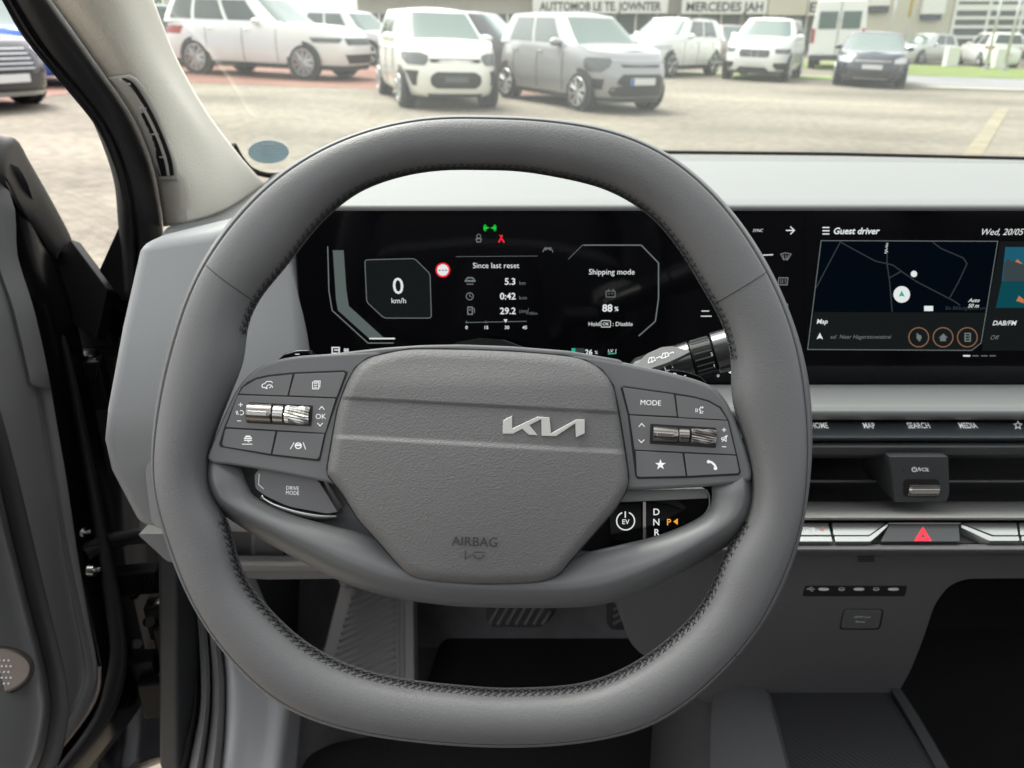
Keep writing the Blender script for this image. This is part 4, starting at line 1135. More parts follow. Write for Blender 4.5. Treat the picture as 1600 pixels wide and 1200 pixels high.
for u, v, a_, b_ in ((255, 965, .03, .045), (262, 1000, .022, .05), (245, 1085, .03, .05), (215, 905, .05, .03), (226, 1045, .03, .04), (130, 470, .03, .05), (152, 520, .035, .03), (150, 600, .025, .06), (140, 565, .02, .02)):
    m = MB(); m.box(hp(u, v, .845), (a_, .02, b_), Matrix.Rotation(rad(8), 3, 'Z')); m.build('hinge_bracket', M['black'], body, bevel=.003)
m = MB()
for pts in ([(125, 480), (148, 478), (152, 500), (140, 512)], [(118, 590), (140, 596), (150, 588), (150, 560)], [(135, 556), (134, 590)], [(262, 880), (258, 930), (272, 1000), (262, 1090)], [(228, 900), (215, 930), (205, 935)], [(270, 1020), (285, 1019)]):
    m = MB(); m.tube([hp(u, v, .83) for u, v in cr(pts, 12)], .0022, 6); m.build('hinge_linkage', M['bodyblack'], body, smooth=180)
# small black sail piece at the foot of the door seal
m = MB(); fr2 = [at(186, 350, .765), at(213, 352, .765), at(213, 440, .79), at(190, 470, .79), at(154, 422, .79)]
m.prism(fr2, [p + FW * .015 for p in fr2]); m.build('sail_panel', M['black'], body, bevel=.002)

# ================================================================== OPEN DOOR
door = empty('open_car_door', at(90, 700, .78), 'open driver door with grey trim panel, black seal and bronze speaker', 'car door')
loft('belt_trim', [[(-60, 190, .60), (0, 211, .64), (26, 218, .66), (46, 252, .70), (78, 308, .75), (105, 358, .79), (112, 374, .80)],
                   [(-60, 200, .58), (0, 222, .62), (20, 232, .645), (38, 264, .685), (68, 318, .735), (94, 366, .775), (104, 384, .79)],
                   [(-60, 250, .575), (0, 270, .61), (14, 278, .635), (30, 310, .68), (50, 345, .725), (78, 385, .765), (90, 400, .785)],
                   [(-60, 265, .60), (0, 280, .64), (10, 288, .66), (26, 322, .70), (45, 360, .75), (72, 400, .79), (85, 415, .81)]], M['doordark'], door, n=20, m=12, solid=.015)
d0 = [(-120, 300, .60), (-10, 300, .66), (8, 402, .69), (35, 487, .71), (56, 575, .735), (73, 662, .75), (92, 760, .76), (112, 860, .77), (133, 955, .775), (152, 1042, .775), (149, 1080, .765), (129, 1120, .75), (70, 1196, .73), (30, 1240, .71)]
inn = [(u - k, v, d - .02) for (u, v, d), k in zip(d0, [8, 8, 9, 9, 10, 12, 14, 18, 22, 26, 28, 28, 22, 10])]
pkt = [(-160, 300, .52), (-110, 300, .55), (-110, 402, .57), (-80, 487, .60), (-50, 575, .62), (-25, 662, .64), (0, 760, .67), (24, 860, .69), (48, 955, .695), (70, 1042, .69), (76, 1080, .685), (78, 1120, .68), (60, 1196, .67), (20, 1240, .66)]
grv = [(u - 26, v, d - .012) for u, v, d in pkt]
far = [(-300, v, .45) for u, v, d in pkt]
loft('door_panel', [mid(d0, d0, 0, .015), d0, mid(d0, inn, .6, -.006), inn, mid(inn, pkt, .5, -.004), mid(pkt, pkt, 0, .012), ], M['doorgrey'], door, n=60, m=24, solid=.012)
loft('door_pocket', [mid(pkt, pkt, 0, .013), mid(pkt, grv, .4, .0), grv, mid(grv, far, .2, -.004), far], M['doorgrey'], door, n=60, m=16, solid=.012)
loft('panel_groove_shade', [mid(pkt, pkt, 0, -.001), [(u + 14, v, d - .007) for u, v, d in pkt], [(u + 30, v, d - .004) for u, v, d in pkt]], M['doordark'], door, n=60, m=8, solid=.006)  # raised dark strip, the groove's shade is in its colour
r0 = [(36, 380, .775), (42, 400, .78), (70, 487, .79), (94, 575, .80), (115, 680, .81), (136, 785, .815), (150, 870, .815), (164, 955, .81), (172, 1020, .80), (160, 1080, .79), (130, 1140, .775), (70, 1215, .76)]
r1 = [(60, 380, .765), (66, 400, .77), (91, 487, .78), (115, 575, .79), (140, 690, .80), (164, 815, .80), (180, 890, .80), (192, 955, .795), (199, 1025, .785), (186, 1095, .775), (150, 1158, .765), (95, 1222, .75)]
loft('door_gasket', [mid(r0, r0, 0, .012), r0, mid(r0, r1, .3, -.012), mid(r0, r1, .7, -.012), r1, mid(r1, r1, 0, .014)], M['rubber'], door, n=50, m=16)
loft('door_edge', [mid(d0, d0, 0, .018)[1:], [(u + 24, v, d + .03) for u, v, d in d0[1:]], [(u + 52, v, d + .055) for u, v, d in d0[1:]], [(u + 80, v, d + .10) for u, v, d in d0[1:]]], M['bodyblack'], door, n=50, m=10, solid=.01)
m = MB(); m.tube([at(u - 1, v, d + .004) for u, v, d in cr(d0[2:8], 30)], .0016, 6); m.tube([at(u + 3, v, d + .004) for u, v, d in cr(d0[9:13], 20)], .0022, 6); m.build('edge_highlight', mat('edge_highlight_tan', (.32, .26, .22), .3), door, smooth=180)  # lit edge of the door panel painted as tan tubes
plate('sash_foot', rnd([(70, 386), (108, 372), (168, 452), (150, 530), (105, 500)], 4), Plane(at(120, 420, .805), -FW), 0, .02, M['black'], door, bevel=.003)
SPK = Plane(at(10, 1045, .655), (-ray(10, 1045).normalized() + RT * .2))
el = [(-10 + 62 * math.cos(q * 2 * math.pi / 40) * (1 if math.cos(q * 2 * math.pi / 40) < 0 else .98), 1050 + 38 * math.sin(q * 2 * math.pi / 40) - 6 * math.cos(q * 2 * math.pi / 40)) for q in range(40)]
sp_ = plate('speaker_grille', el, SPK, .010, .02, M['bronze'], door, bevel=.003)
plate('speaker_ring', shrink(el, .07), SPK, .006, .02, M['doordark'], door, bevel=.002)
m = MB()
for i in range(-6, 7):
    for j in range(-3, 4):
        u, v = -8 + i * 7 + (j % 2) * 3.5, 1050 + j * 9
        if ((u + 10) / 52) ** 2 + ((v - 1050) / 30) ** 2 < .72 and u < 18:
            m.cyl(SPK.hit(u, v, .0098), SPK.hit(u, v, .0115), .0009, n=8)
m.build('speaker_stud', M['chrome'], sp_)

# ================================================================== PEDALS, MAT, STICKER
bpn = Plane(at(815, 960, 1.08), -FW + UP * .15)
bp_ = empty('brake_pedal', bpn.p, 'wide brake pedal with slanted rubber ribs left of the narrow pedal', 'pedal')
pd = plate('pedal_pad', rnd([(762, 900), (868, 900), (868, 958), (848, 980), (768, 980), (761, 972)], 6), bpn, 0, .02, M['pedal'], bp_, bevel=.003)
m = MB()
for k in range(8):
    u0 = 764 + k * 14
    m.tube([bpn.hit(u0 + 6 * q, 976 - 10.5 * q, .001) for q in range(0, 8) if u0 + 6 * q < 862], .0028, 6) if u0 + 6 < 862 else None
m.build('pedal_ribs', M['pedalrib'], pd, smooth=180)
m = MB(); m.tube([bpn.p - FW * -.02, bpn.p + FW * .06 + UP * .16, bpn.p + FW * .10 + UP * .35], .012, 8); m.build('pedal_arm', M['black'], bp_)
apn = Plane(at(972, 950, 1.10), -FW + UP * .2)
ap_ = empty('accelerator_pedal', apn.p, 'narrow upright accelerator pedal on the right of the wide pedal', 'pedal')
pd = plate('pedal_pad', rnd([(952, 880), (998, 880), (995, 972), (984, 985), (955, 984), (950, 975)], 6), apn, 0, .018, M['pedal'], ap_, bevel=.003)
m = MB()
for k in range(9): m.tube([apn.hit(958 + 5 * q, 975 - k * 11 - 3 * q, .001) for q in range(7)], .0024, 6)
m.build('pedal_ribs', M['pedalrib'], pd, smooth=180)
FM = Plane(Vector((0, .7, zfl + .012)), Vector((0, 0, 1)))
mt = plate('floor_mat_or_shade', rnd([(690, 993), (1028, 993), (1080, 1300), (430, 1300), (478, 1180), (520, 1158), (640, 1140)], [24, 20, 0, 0, 16, 20, 20]), FM, 0, .010, M['matblack'], None, bevel=.004)
tag(mt, 'black carpet floor mat lying below the pedals', 'floor mat')
PM = Plane(Vector((0, .7, zfl + .012)), Vector((0, 0, 1)))
m = MB(); q0 = [Vector((.34, 1.0, zfl + .03)), Vector((.94, 1.0, zfl + .03)), Vector((.94, .2, zfl + .012)), Vector((.34, .2, zfl + .012))]  # added sheet, its black stands for the dark of the footwell
m.prism(q0, [p - Vector((0, 0, .01)) for p in q0]); tag(m.build('floor_mat_or_shade', M['matblack'], None, bevel=.004), 'added black sheet standing for shade in the footwell right of the console', 'floor mat')
# round sticker on the inside of the windscreen
cS = [ws_pt(419.5 + 32 * math.cos(q * math.pi / 20), 237.5 + 18 * math.sin(q * math.pi / 20), .006) for q in range(40)]
m = MB(); m.prism(cS, [p + ray(419, 237).normalized() * .0003 for p in cS])
stm = mat('sticker_blue', (.30, .40, .48), .6)
_t = stm.node_tree; _tr = _t.nodes.new('ShaderNodeBsdfTranslucent'); _tr.inputs[0].default_value = (.40, .47, .50, 1)
_mx = _t.nodes.new('ShaderNodeMixShader'); _mx.inputs[0].default_value = .5
_t.links.new(_t.nodes['Principled BSDF'].outputs[0], _mx.inputs[1]); _t.links.new(_tr.outputs[0], _mx.inputs[2]); _t.links.new(_mx.outputs[0], _t.nodes['Material Output'].inputs[0])
sk_ = m.build('windscreen_sticker', stm, None, smooth=0)
tag(sk_, 'blue oval sticker on the lower left corner of the windscreen', 'sticker')
wp0, wpu, wpv = ws_pt(419.5, 237.5, .007), ws_pt(429.5, 237.5, .007), ws_pt(419.5, 230.5, .007)
SKP = Plane(wp0, (wpu - wp0).cross(wpv - wp0), ex=(wpu - wp0))
a = Art(SKP, 0)
for q in (411, 416, 420.5, 425): a.line([(q, 225), (q + 3, 225)], 3)
for q, l in ((231, 21), (234.5, 24), (238, 22)): a.line([(419.5 - l, q), (419.5 + l, q - .6)], .7)
o = a.build('print', mat('sticker_print', (.7, .75, .8), .6), sk_)
# ================================================================== OUTSIDE: ground
def gmat(name, c1, c2, sc1, c3=None, rough=.9, bump=.4, brick=None):
    m = bpy.data.materials.new(name); m.use_nodes = True
    t = m.node_tree; L = t.links; b = t.nodes['Principled BSDF']
    b.inputs['Roughness'].default_value = rough
    tc = t.nodes.new('ShaderNodeTexCoord')
    n1 = t.nodes.new('ShaderNodeTexNoise'); n1.inputs['Scale'].default_value = sc1; n1.inputs['Detail'].default_value = 8
    n2 = t.nodes.new('ShaderNodeTexNoise'); n2.inputs['Scale'].default_value = sc1 * 24; n2.inputs['Detail'].default_value = 4
    mp = t.nodes.new('ShaderNodeMapping'); mp.inputs['Scale'].default_value = (.45, 1.0, 1)
    L.new(tc.outputs['Object'], mp.inputs[0])
    L.new(mp.outputs[0], n1.inputs['Vector']); L.new(tc.outputs['Object'], n2.inputs['Vector'])
    rp = t.nodes.new('ShaderNodeValToRGB')
    rp.color_ramp.elements[0].position = .36; rp.color_ramp.elements[0].color = tuple(c1) + (1,)
    rp.color_ramp.elements[1].position = .64; rp.color_ramp.elements[1].color = tuple(c2) + (1,)
    L.new(n1.outputs['Fac'], rp.inputs['Fac'])
    mx = t.nodes.new('ShaderNodeMix'); mx.data_type = 'RGBA'; mx.blend_type = 'MULTIPLY'; mx.inputs[0].default_value = .55
    rp2 = t.nodes.new('ShaderNodeValToRGB'); rp2.color_ramp.elements[0].position = .35; rp2.color_ramp.elements[1].position = .6
    rp2.color_ramp.elements[0].color = (.45, .45, .45, 1)
    L.new(n2.outputs['Fac'], rp2.inputs['Fac'])
    L.new(rp.outputs['Color'], mx.inputs[6]); L.new(rp2.outputs['Color'], mx.inputs[7])
    last = mx.outputs[2]
    if brick:
        bk = t.nodes.new('ShaderNodeTexBrick'); bk.inputs['Scale'].default_value = brick
        bk.inputs['Color1'].default_value = (1, 1, 1, 1); bk.inputs['Color2'].default_value = (.82, .82, .82, 1); bk.inputs['Mortar'].default_value = (.5, .5, .5, 1); bk.inputs['Mortar Size'].default_value = .03
        L.new(tc.outputs['Object'], bk.inputs['Vector'])
        m2_ = t.nodes.new('ShaderNodeMix'); m2_.data_type = 'RGBA'; m2_.blend_type = 'MULTIPLY'; m2_.inputs[0].default_value = .8
        L.new(last, m2_.inputs[6]); L.new(bk.outputs['Color'], m2_.inputs[7]); last = m2_.outputs[2]
    L.new(last, b.inputs['Base Color'])
    bp = t.nodes.new('ShaderNodeBump'); bp.inputs['Strength'].default_value = bump; bp.inputs['Distance'].default_value = .01
    L.new(n2.outputs['Fac'], bp.inputs['Height']); L.new(bp.outputs[0], b.inputs['Normal'])
    return m
def gsheet(name, x0, x1, y0, y1, mt, lift, nx=30, ny=40, skew=None):
    rows = []
    for j in range(ny + 1):
        y = y0 + (y1 - y0) * j / ny
        r = []
        for i in range(nx + 1):
            x = x0 + (x1 - x0) * i / nx
            yy = y + (skew(x) if skew else 0)
            r.append(Vector((x, yy, ground_z(x, yy) + lift)))
        rows.append(r)
    m = MB(); m.grid(rows)
    return tag(m.build(name, mt, None, smooth=180), kind='structure')
pav = gmat('lot_paving', (.165, .142, .106), (.33, .29, .222), .33, brick=5)
gsheet('ground', -90, 90, -20, 160, pav, 0, 60, 90)
gsheet('red_paving', -34, 1.5, 16.6, 24.5, gmat('red_brick_paving', (.22, .095, .065), (.31, .15, .105), .8, brick=6), .006)
gsheet('red_paving', -34, -7.4, 11.6, 16.3, gmat('red_brick_paving_near', (.27, .14, .10), (.36, .21, .16), .8, brick=6), .006)
gsheet('grass_verge', -60, 12.0, 25.5, 27.2, gmat('verge_grass', (.10, .19, .03), (.22, .32, .06), 2), .01)
gsheet('road', 12.3, 85, 23.6, 29.8, gmat('road_asphalt', (.20, .20, .21), (.25, .25, .255), .8), .008)
gsheet('grass_verge', 12.0, 85, 30.0, 41.5, gmat('verge_grass_far', (.10, .16, .025), (.19, .24, .05), 2), .012)
gsheet('kerb', 11.5, 85, 22.6, 23.4, gmat('kerb_stone', (.34, .31, .24), (.42, .39, .31), 2), .03, 30, 2)
ym = gmat('worn_yellow_paint', (.22, .185, .115), (.30, .26, .18), 3)
# worn yellow parking line at the right
def gpt(u, v, lift=.0):
    r = ray(u, v); d = 8.0
    for _ in range(50):
        p = CAM + r * d
        d = d * (CAM.z - ground_z(p.x, p.y) - lift) / max(1e-4, CAM.z - p.z) * .5 + d * .5
    return CAM + r * d
A, B = gpt(1515, 250), gpt(1568, 170)
m = MB(); m.grid([[Vector((p.x + s * .12, p.y, ground_z(p.x + s * .12, p.y) + .008)) for s in (-1, 1)] for p in [A + (B - A) * q / 10 for q in range(11)]])
tag(m.build('parking_line', ym, None, smooth=0), kind='structure')

# ------------------------------------------------------------------ cars
def paint(name, c, r=.22, metal=0): return mat(name, c, r, metal=metal, coat=.6)
GL = mat('car_glass', (.05, .065, .06), .06, coat=.5)
GLL = mat('car_windscreen_glass', (.09, .135, .12), .08, coat=.5)
TY = mat('tyre_rubber', (.02, .02, .021), .8)
RIM = mat('alloy_rim', (.5, .5, .5), .3, metal=.7)
HL = mat('headlamp_lens', (.55, .58, .6), .12, coat=.6)
HLD = mat('headlamp_dark', (.10, .105, .11), .12, coat=.6)
TL = mat('tail_lamp', (.35, .02, .02), .2)
PL = mat('number_plate', (.7, .7, .7), .5)
BLU = mat('plate_blue', (.02, .08, .5), .5)
GR = mat('grille_dark', (.03, .03, .032), .4)
GRC = mat('grille_chrome', (.5, .5, .5), .3, metal=.8)
SKD = mat('sill_cladding', (.04, .04, .042), .6)
def super_y(t, n):   # half-width factor for |t| in 0..1
    return max(0.0, 1 - min(1, abs(t)) ** n) ** (1 / n)
class Car:
    """Modelled at the origin: x forward, y left, z up."""
    def __init__(s, name, label, pt, L, W, H, x, y, head, belt=.60, hood=.50, cowl=.24, rear=-.46, roof0=.06, roof1=-.40, deck=None, zl=.17, nose=4.5, wheel_r=.33, glass=GL):
        s.L, s.W, s.H = L, W, H
        s.belt, s.hood = belt * H, hood * H
        s.cowl, s.rear, s.roof0, s.roof1 = cowl * L, rear * L, roof0 * L, roof1 * L
        s.z0, s.n, s.wr = zl, nose, wheel_r
        s.deck = deck * H if deck else s.belt + .02
        s.o = empty(name, Vector((x, y, ground_z(x, y))), label, 'car' if 'van' not in name else 'van', 'cars parked on the lot', rotz=rad(head), roty=0)
        # sits on the sloping lot
        gx_ = (ground_z(x + .5, y) - ground_z(x - .5, y)); gy_ = (ground_z(x, y + .5) - ground_z(x, y - .5))
        nrm = Vector((-gx_, -gy_, 1)).normalized()
        q = Vector((0, 0, 1)).rotation_difference(nrm) @ Matrix.Rotation(rad(head), 4, 'Z').to_quaternion()
        s.o.rotation_euler = q.to_euler()
        s.pt, s.glass = pt, glass
        s.body(); 
    def ztop(s, x):
        l2 = s.L / 2
        if x > s.cowl:
            t = (x - s.cowl) / (l2 - s.cowl)
            return s.belt + (s.hood - s.belt) * t ** 1.3 - .10 * s.H * max(0, t - .82) ** 2 / .0324 * .5
        t = (s.cowl - x) / (s.cowl + l2)
        return s.belt + (s.deck - s.belt) * t
    def prof(s, k):
        return float(np.interp(k, [0, .12, .35, .6, .85, 1], [.90, .965, .995, 1.0, .985, .94]))
    def outline(s, a, k):
        n = s.n
        c, q = math.cos(a), math.sin(a)
        x = s.L / 2 * math.copysign(abs(c) ** (2 / n), c); y = s.W / 2 * math.copysign(abs(q) ** (2 / n), q)
        p = s.prof(k)
        if x > 0: y *= 1 - .10 * max(0, (x / (s.L / 2) - .55) / .45) ** 2
        x *= 1 - (1 - p) * .35
        x -= s.lean(k) * (x / (s.L / 2)) ** 5 * (1 if x > 0 else .5)
        return x, y * p
    def lean(s, k):
        return .052 * s.L * max(0, (k - .5) / .5) ** 2
    def body(s):
        N = 112
        ks = [0, .08, .2, .35, .5, .65, .8, .9, .96, 1]
        rows = []
        for k in ks:
            r = []
            for i in range(N):
                x, y = s.outline(2 * math.pi * i / N, k)
                r.append((x, y, s.z0 + (s.ztop(x) - s.z0) * k))
            rows.append(r)
        for q in (.93, .8, .55, .28, .0):
            r = []
            for i in range(N):
                x, y = s.outline(2 * math.pi * i / N, 1)
                x2 = x * (.985 if q > .9 else .97)
                r.append((x2, y * q, s.ztop(x2) + .035 * (1 - q * q)))
            rows.append(r)
        m = MB(); m.grid(rows, cv=True)
        m.f.append(tuple(range(N)))
        s.b = m.build('body', s.pt, s.o, smooth=62, local=True)
        # cabin
        rows = []
        for k in (0, .2, .4, .6, .8, .92, 1):
            rows.append([s.cab(2 * math.pi * i / N, k) for i in range(N)])
        for q in (.9, .6, .3, 0):
            rows.append([(lambda p: (p[0] * .5 + p[0] * .5 * q + (1 - q) * .5 * (s.roof0 + s.roof1) * .5, p[1] * q, s.H - .05 + .05 * (1 - q * q)))(s.cab(2 * math.pi * i / N, 1)) for i in range(N)])
        m = MB(); m.grid(rows, cv=True)
        s.cabin = m.build('cabin', s.pt, s.o, smooth=50, local=True)
    def cabz(s, k):
        return s.belt - .03 + (s.H - .05 - s.belt + .03) * k
    def cab_dims(s, k):
        kk = k ** .92
        xf = s.cowl + (s.roof0 - s.cowl) * kk; xr = s.rear + (s.roof1 - s.rear) * kk ** 1.4
        hw = s.W / 2 * (.935 - .225 * k ** 1.2)
        return xf, xr, hw
    def cab(s, a, k):
        xf, xr, hw = s.cab_dims(k)
        n = 7
        c, q = math.cos(a), math.sin(a)
        x = (xf + xr) / 2 + (xf - xr) / 2 * math.copysign(abs(c) ** (2 / n), c)
        return (x, hw * math.copysign(abs(q) ** (2 / n), q), s.cabz(k))
    def cab_side(s, x, k, sg, off):
        xf, xr, hw = s.cab_dims(k)
        t = (x - (xf + xr) / 2) / ((xf - xr) / 2)
        return Vector((x, sg * (hw * super_y(t * .98, 7) + off), s.cabz(k)))
    def cab_front(s, yf, k, off, back=False):
        xf, xr, hw = s.cab_dims(k)
        mid_, h = (xf + xr) / 2, (xf - xr) / 2
        e = super_y(yf, 7)
        return Vector((mid_ + (-(h * e + off) if back else h * e + off), yf * hw, s.cabz(k) + .003))
    def front(s, yf, z, off=.006, back=False):
        """point on the nose (or tail) at lateral fraction yf, height z"""
        x = s.L / 2 * super_y(yf, s.n)
        for _ in range(3):
            k = min(1, max(0, (z - s.z0) / (s.ztop(x if not back else -x) - s.z0)))
            p = s.prof(k)
            x = s.L / 2 * super_y(yf, s.n) * (1 - (1 - p) * .35)
            x -= s.lean(k) * (x / (s.L / 2)) ** 5 * (.5 if back else 1)
        y = yf * s.W / 2 * p
        if not back: y *= 1 - .10 * max(0, (x / (s.L / 2) - .55) / .45) ** 2
        # push outwards along the plan normal
        nx = max(.15, 1 - abs(yf) ** 4); ny = math.copysign(abs(yf) ** 4, yf)
        return Vector(((-1 if back else 1) * (x + off * nx), y + off * ny, z))
    def side(s, xf, z, sg, off=.006):
        x = xf * s.L / 2
        k = min(1, max(0, (z - s.z0) / (s.ztop(x) - s.z0)))
        y = s.W / 2 * super_y(xf, s.n) * s.prof(k)
        if x > 0: y *= 1 - .10 * max(0, (x / (s.L / 2) - .55) / .45) ** 2
        return Vector((x, sg * (y + off), z))
    def fpatch(s, name, rows, mt, back=False, off=.006, par=None):
        """rows: list of (z, y0, y1) from bottom to top"""
        R = []
        zz = np.array([r[0] for r in rows])
        M_ = max(len(rows), 6)
        for j in range(M_):
            z = zz[0] + (zz[-1] - zz[0]) * j / (M_ - 1)
            y0 = float(np.interp(z, zz, [r[1] for r in rows])); y1 = float(np.interp(z, zz, [r[2] for r in rows]))
            R.append([s.front(y0 + (y1 - y0) * i / 14, z, off, back) for i in range(15)])
        m = MB(); m.grid(R)
        return m.build(name, mt, par or s.o, smooth=60, local=True)
    def mfpatch(s, name, rows, mt, back=False, off=.006):
        s.fpatch(name, rows, mt, back, off); s.fpatch(name, [(z, -b, -a) for z, a, b in rows], mt, back, off)
    def glassing(s, pillars, k0=.10, k1=.90, dark=None, screen_mt=None):
        m = MB(); m.grid([[s.cab_front(yf, k, .006) for yf in np.linspace(-.86, .86, 15)] for k in np.linspace(.07, .93, 8)])
        m.build('windscreen', screen_mt or GLL, s.o, smooth=60, local=True)
        m = MB(); m.grid([[s.cab_front(yf, k, .006, True) for yf in np.linspace(-.8, .8, 15)] for k in np.linspace(.2, .9, 8)])
        m.build('rear_window', s.glass, s.o, smooth=60, local=True)
        for sg in (-1, 1):
            for (a, b) in pillars:      # fractions along the cabin from front (0) to rear (1)
                R = []
                for k in np.linspace(k0, k1, 6):
                    xf, xr, hw = s.cab_dims(k)
                    R.append([s.cab_side(xf + (xr - xf) * (a + (b - a) * q / 8), k, sg, .006) for q in range(9)])
                m = MB(); m.grid(R); m.build('side_window', s.glass, s.o, smooth=60, local=True)
    def wheels(s, xf, xr, spokes=5, rim=RIM, arch=SKD):
        for x in (xf, xr):
            for sg in (-1, 1):
                yb = abs(s.side(x * 2 / s.L, .5, sg, 0).y)
                c = Vector((x, 0, s.wr))
                m = MB(); m.tube([Vector((x, sg * (yb - .05), s.wr + .02)), Vector((x, sg * (yb + .008), s.wr + .02))], s.wr + .04, 28)
                m.build('wheel_arch', arch, s.o, local=True)
                m = MB()
                y0, y1 = sg * (yb - .22), sg * (yb + .018)
                m.tube([Vector((x, y0, s.wr)), Vector((x, y0 + (y1 - y0) * .1, s.wr)), Vector((x, y0 + (y1 - y0) * .92, s.wr)), Vector((x, y1, s.wr))], [s.wr * .93, s.wr, s.wr, s.wr * .93], 30)
                wl = m.build('wheel', TY, s.o, local=True)
                m = MB()
                yr = sg * (yb + .022)
                m.tube([Vector((x + s.wr * .72 * math.cos(q * math.pi / 15), yr, s.wr + s.wr * .72 * math.sin(q * math.pi / 15))) for q in range(30)], s.wr * .045, 6, closed=True)
                m.tube([Vector((x, yr - sg * .02, s.wr)), Vector((x, yr + sg * .008, s.wr))], s.wr * .17, 14)
                for q in range(spokes):
                    an = q * 2 * math.pi / spokes + .3
                    for da in (-.13, .13):
                        m.tube([Vector((x + s.wr * .12 * math.cos(an), yr, s.wr + s.wr * .12 * math.sin(an))), Vector((x + s.wr * .72 * math.cos(an + da), yr, s.wr + s.wr * .72 * math.sin(an + da)))], s.wr * .05, 5)
                rm = m.build('rim', rim, wl, local=True, smooth=60)
    def mirrors(s, mt=None):
        for sg in (-1, 1):
            m = MB(); k = .12; xf, xr, hw = s.cab_dims(k)
            p = s.cab_side(xf - .16 * (xf - xr), k, sg, .10)
            rows = [[p + Vector((.08 * math.cos(t) * math.sin(f), .11 * math.cos(f), .07 * math.sin(t) * math.sin(f))) for t in np.linspace(0, 2 * math.pi, 12, endpoint=False)] for f in np.linspace(.05, math.pi - .05, 9)]
            m.grid(rows, cv=True); m.tube([p, p - Vector((0, sg * .12, .04))], .025, 6)
            m.build('wing_mirror', mt or s.pt, s.o, smooth=180, local=True)
    def plate_(s, z, w, back=False, blue=True, par=None):
        m = MB(); hx = (s.front(0, z, .02, back)).x; sg = -1 if back else 1
        m.box((hx, 0, z), (.012, w, .105)); p = m.build('number_plate', PL, s.o, local=True, bevel=.004, seg=1)
        if blue:
            m = MB(); m.box((hx + sg * .004, sg * -w * .44, z), (.012, w * .1, .10)); m.build('country_band', BLU, p, local=True)
        return p
    def doors(s, xs, z0, z1):
        """shut lines and handles along the flank"""
        for sg in (-1, 1):
            m = MB()
            for x in xs: m.tube([s.side(x, z0 + (z1 - z0) * q / 5, sg, .002) for q in range(6)], .006, 4)
            m.build('door_gap', SKD, s.b, local=True)
            for x in xs[1:]:
                m = MB(); m.tube([s.side(x + .03 + .012 * q, s.belt - .13, sg, .018) for q in range(5)], .016, 6)
                m.build('door_handle', s.pt, s.o, local=True)
    def cladding(s, z1):
        N = 112
        rows = []
        for k, o_ in ((0, 1.004), (.5, 1.008), (1, 1.006)):
            z = s.z0 - .02 + (z1 - s.z0) * k
            r = []
            for i in range(N):
                a = 2 * math.pi * i / N
                kk = max(0, (z - s.z0)) / (s.ztop(0) - s.z0)
                x, y = s.outline(a, kk); r.append((x * o_, y * o_, z))
            rows.append(r)
        m = MB(); m.grid(rows, cv=True); m.build('sill_trim', SKD, s.o, smooth=60, local=True)
    def rails(s):
        for sg in (-1, 1):
            m = MB(); m.tube([Vector((s.roof0 * .8 + (s.roof1 - s.roof0) * q / 8, sg * s.W * .36, s.H - .06 + .055 * min(1, 4 * min(q, 8 - q) / 8 + .2))) for q in range(9)], .018, 6)
            m.build('roof_rail', SKD, s.o, smooth=180, local=True)
    def lettering(s, txt, yf, z, h, mt, back=False):
        vs_, fs = glyphs(txt, space=1.1)
        p = s.front(yf, z, .03, back); sg = -1 if back else 1
        m = MB(); m.add([p + Vector((0.0, -(-1 if not back else 1) * x * h * (1), yy * h)) for x, yy in vs_], fs)
        return m.build('lettering', mt, s.o, smooth=0, local=True)

def upos(u, y):   # ground position seen in photo column u at distance y
    v = 150
    p = at(u, v, 1) - CAM
    # depth for that y at the ground
    d = y * math.cos(PITCH) + (CAM.z - ground_z(0, y)) * math.sin(PITCH)
    return (u - CU) / F * d
WHT = paint('white_paint', (.78, .79, .76)); CREAM = paint('cream_white_paint', (.80, .79, .72)); GREY = paint('grey_metallic', (.33, .33, .34), .28, .25); NAVY = paint('navy_paint', (.028, .031, .046)); SILV = paint('silver_paint', (.5, .51, .5), .28, .3)
BLK = paint('black_paint', (.05, .048, .055)); BLUE = paint('bright_blue_paint', (.03, .16, .6)); TEAL = paint('slate_blue_paint', (.16, .22, .26)); 

def head_of(psi): return -90 + psi      # forward = (sin psi, -cos psi)

# cream white hatchback, nose on
c = Car('small_hatchback', 'cream white small hatchback facing the windscreen with oval lower grille', CREAM, 3.6, 1.62, 1.49, upos(680, 14.9) , 14.6, head_of(17), belt=.67, hood=.57, cowl=.27, rear=-.485, roof0=.08, roof1=-.42, zl=.20, wheel_r=.29)
c.glassing([(.16, .46), (.50, .78)]); c.wheels(1.12, -1.22, 6); c.mirrors(); c.doors([.36, -.08, -.52], .3, .88)
c.mfpatch('headlight', [(.66, .66, .90), (.72, .58, .95), (.80, .56, .96), (.84, .72, .95)], HLD)
c.fpatch('grille', [(.70, -.52, .52), (.73, -.56, .56), (.755, -.54, .54)], GR)
c.fpatch('lower_grille', [(.33, -.44, .44), (.38, -.54, .54), (.46, -.57, .57), (.53, -.52, .52), (.57, -.42, .42)], GR)
c.fpatch('grille_mark', [(.42, -.26, .26), (.50, -.26, .26)], mat('mesh_grey', (.12, .12, .13), .6), off=.010)
c.mfpatch('fog_light', [(.36, .80, .86), (.50, .78, .90), (.58, .76, .93)], GR)
c.fpatch('bumper_slot', [(.20, -.62, .62), (.25, -.64, .64)], GR)
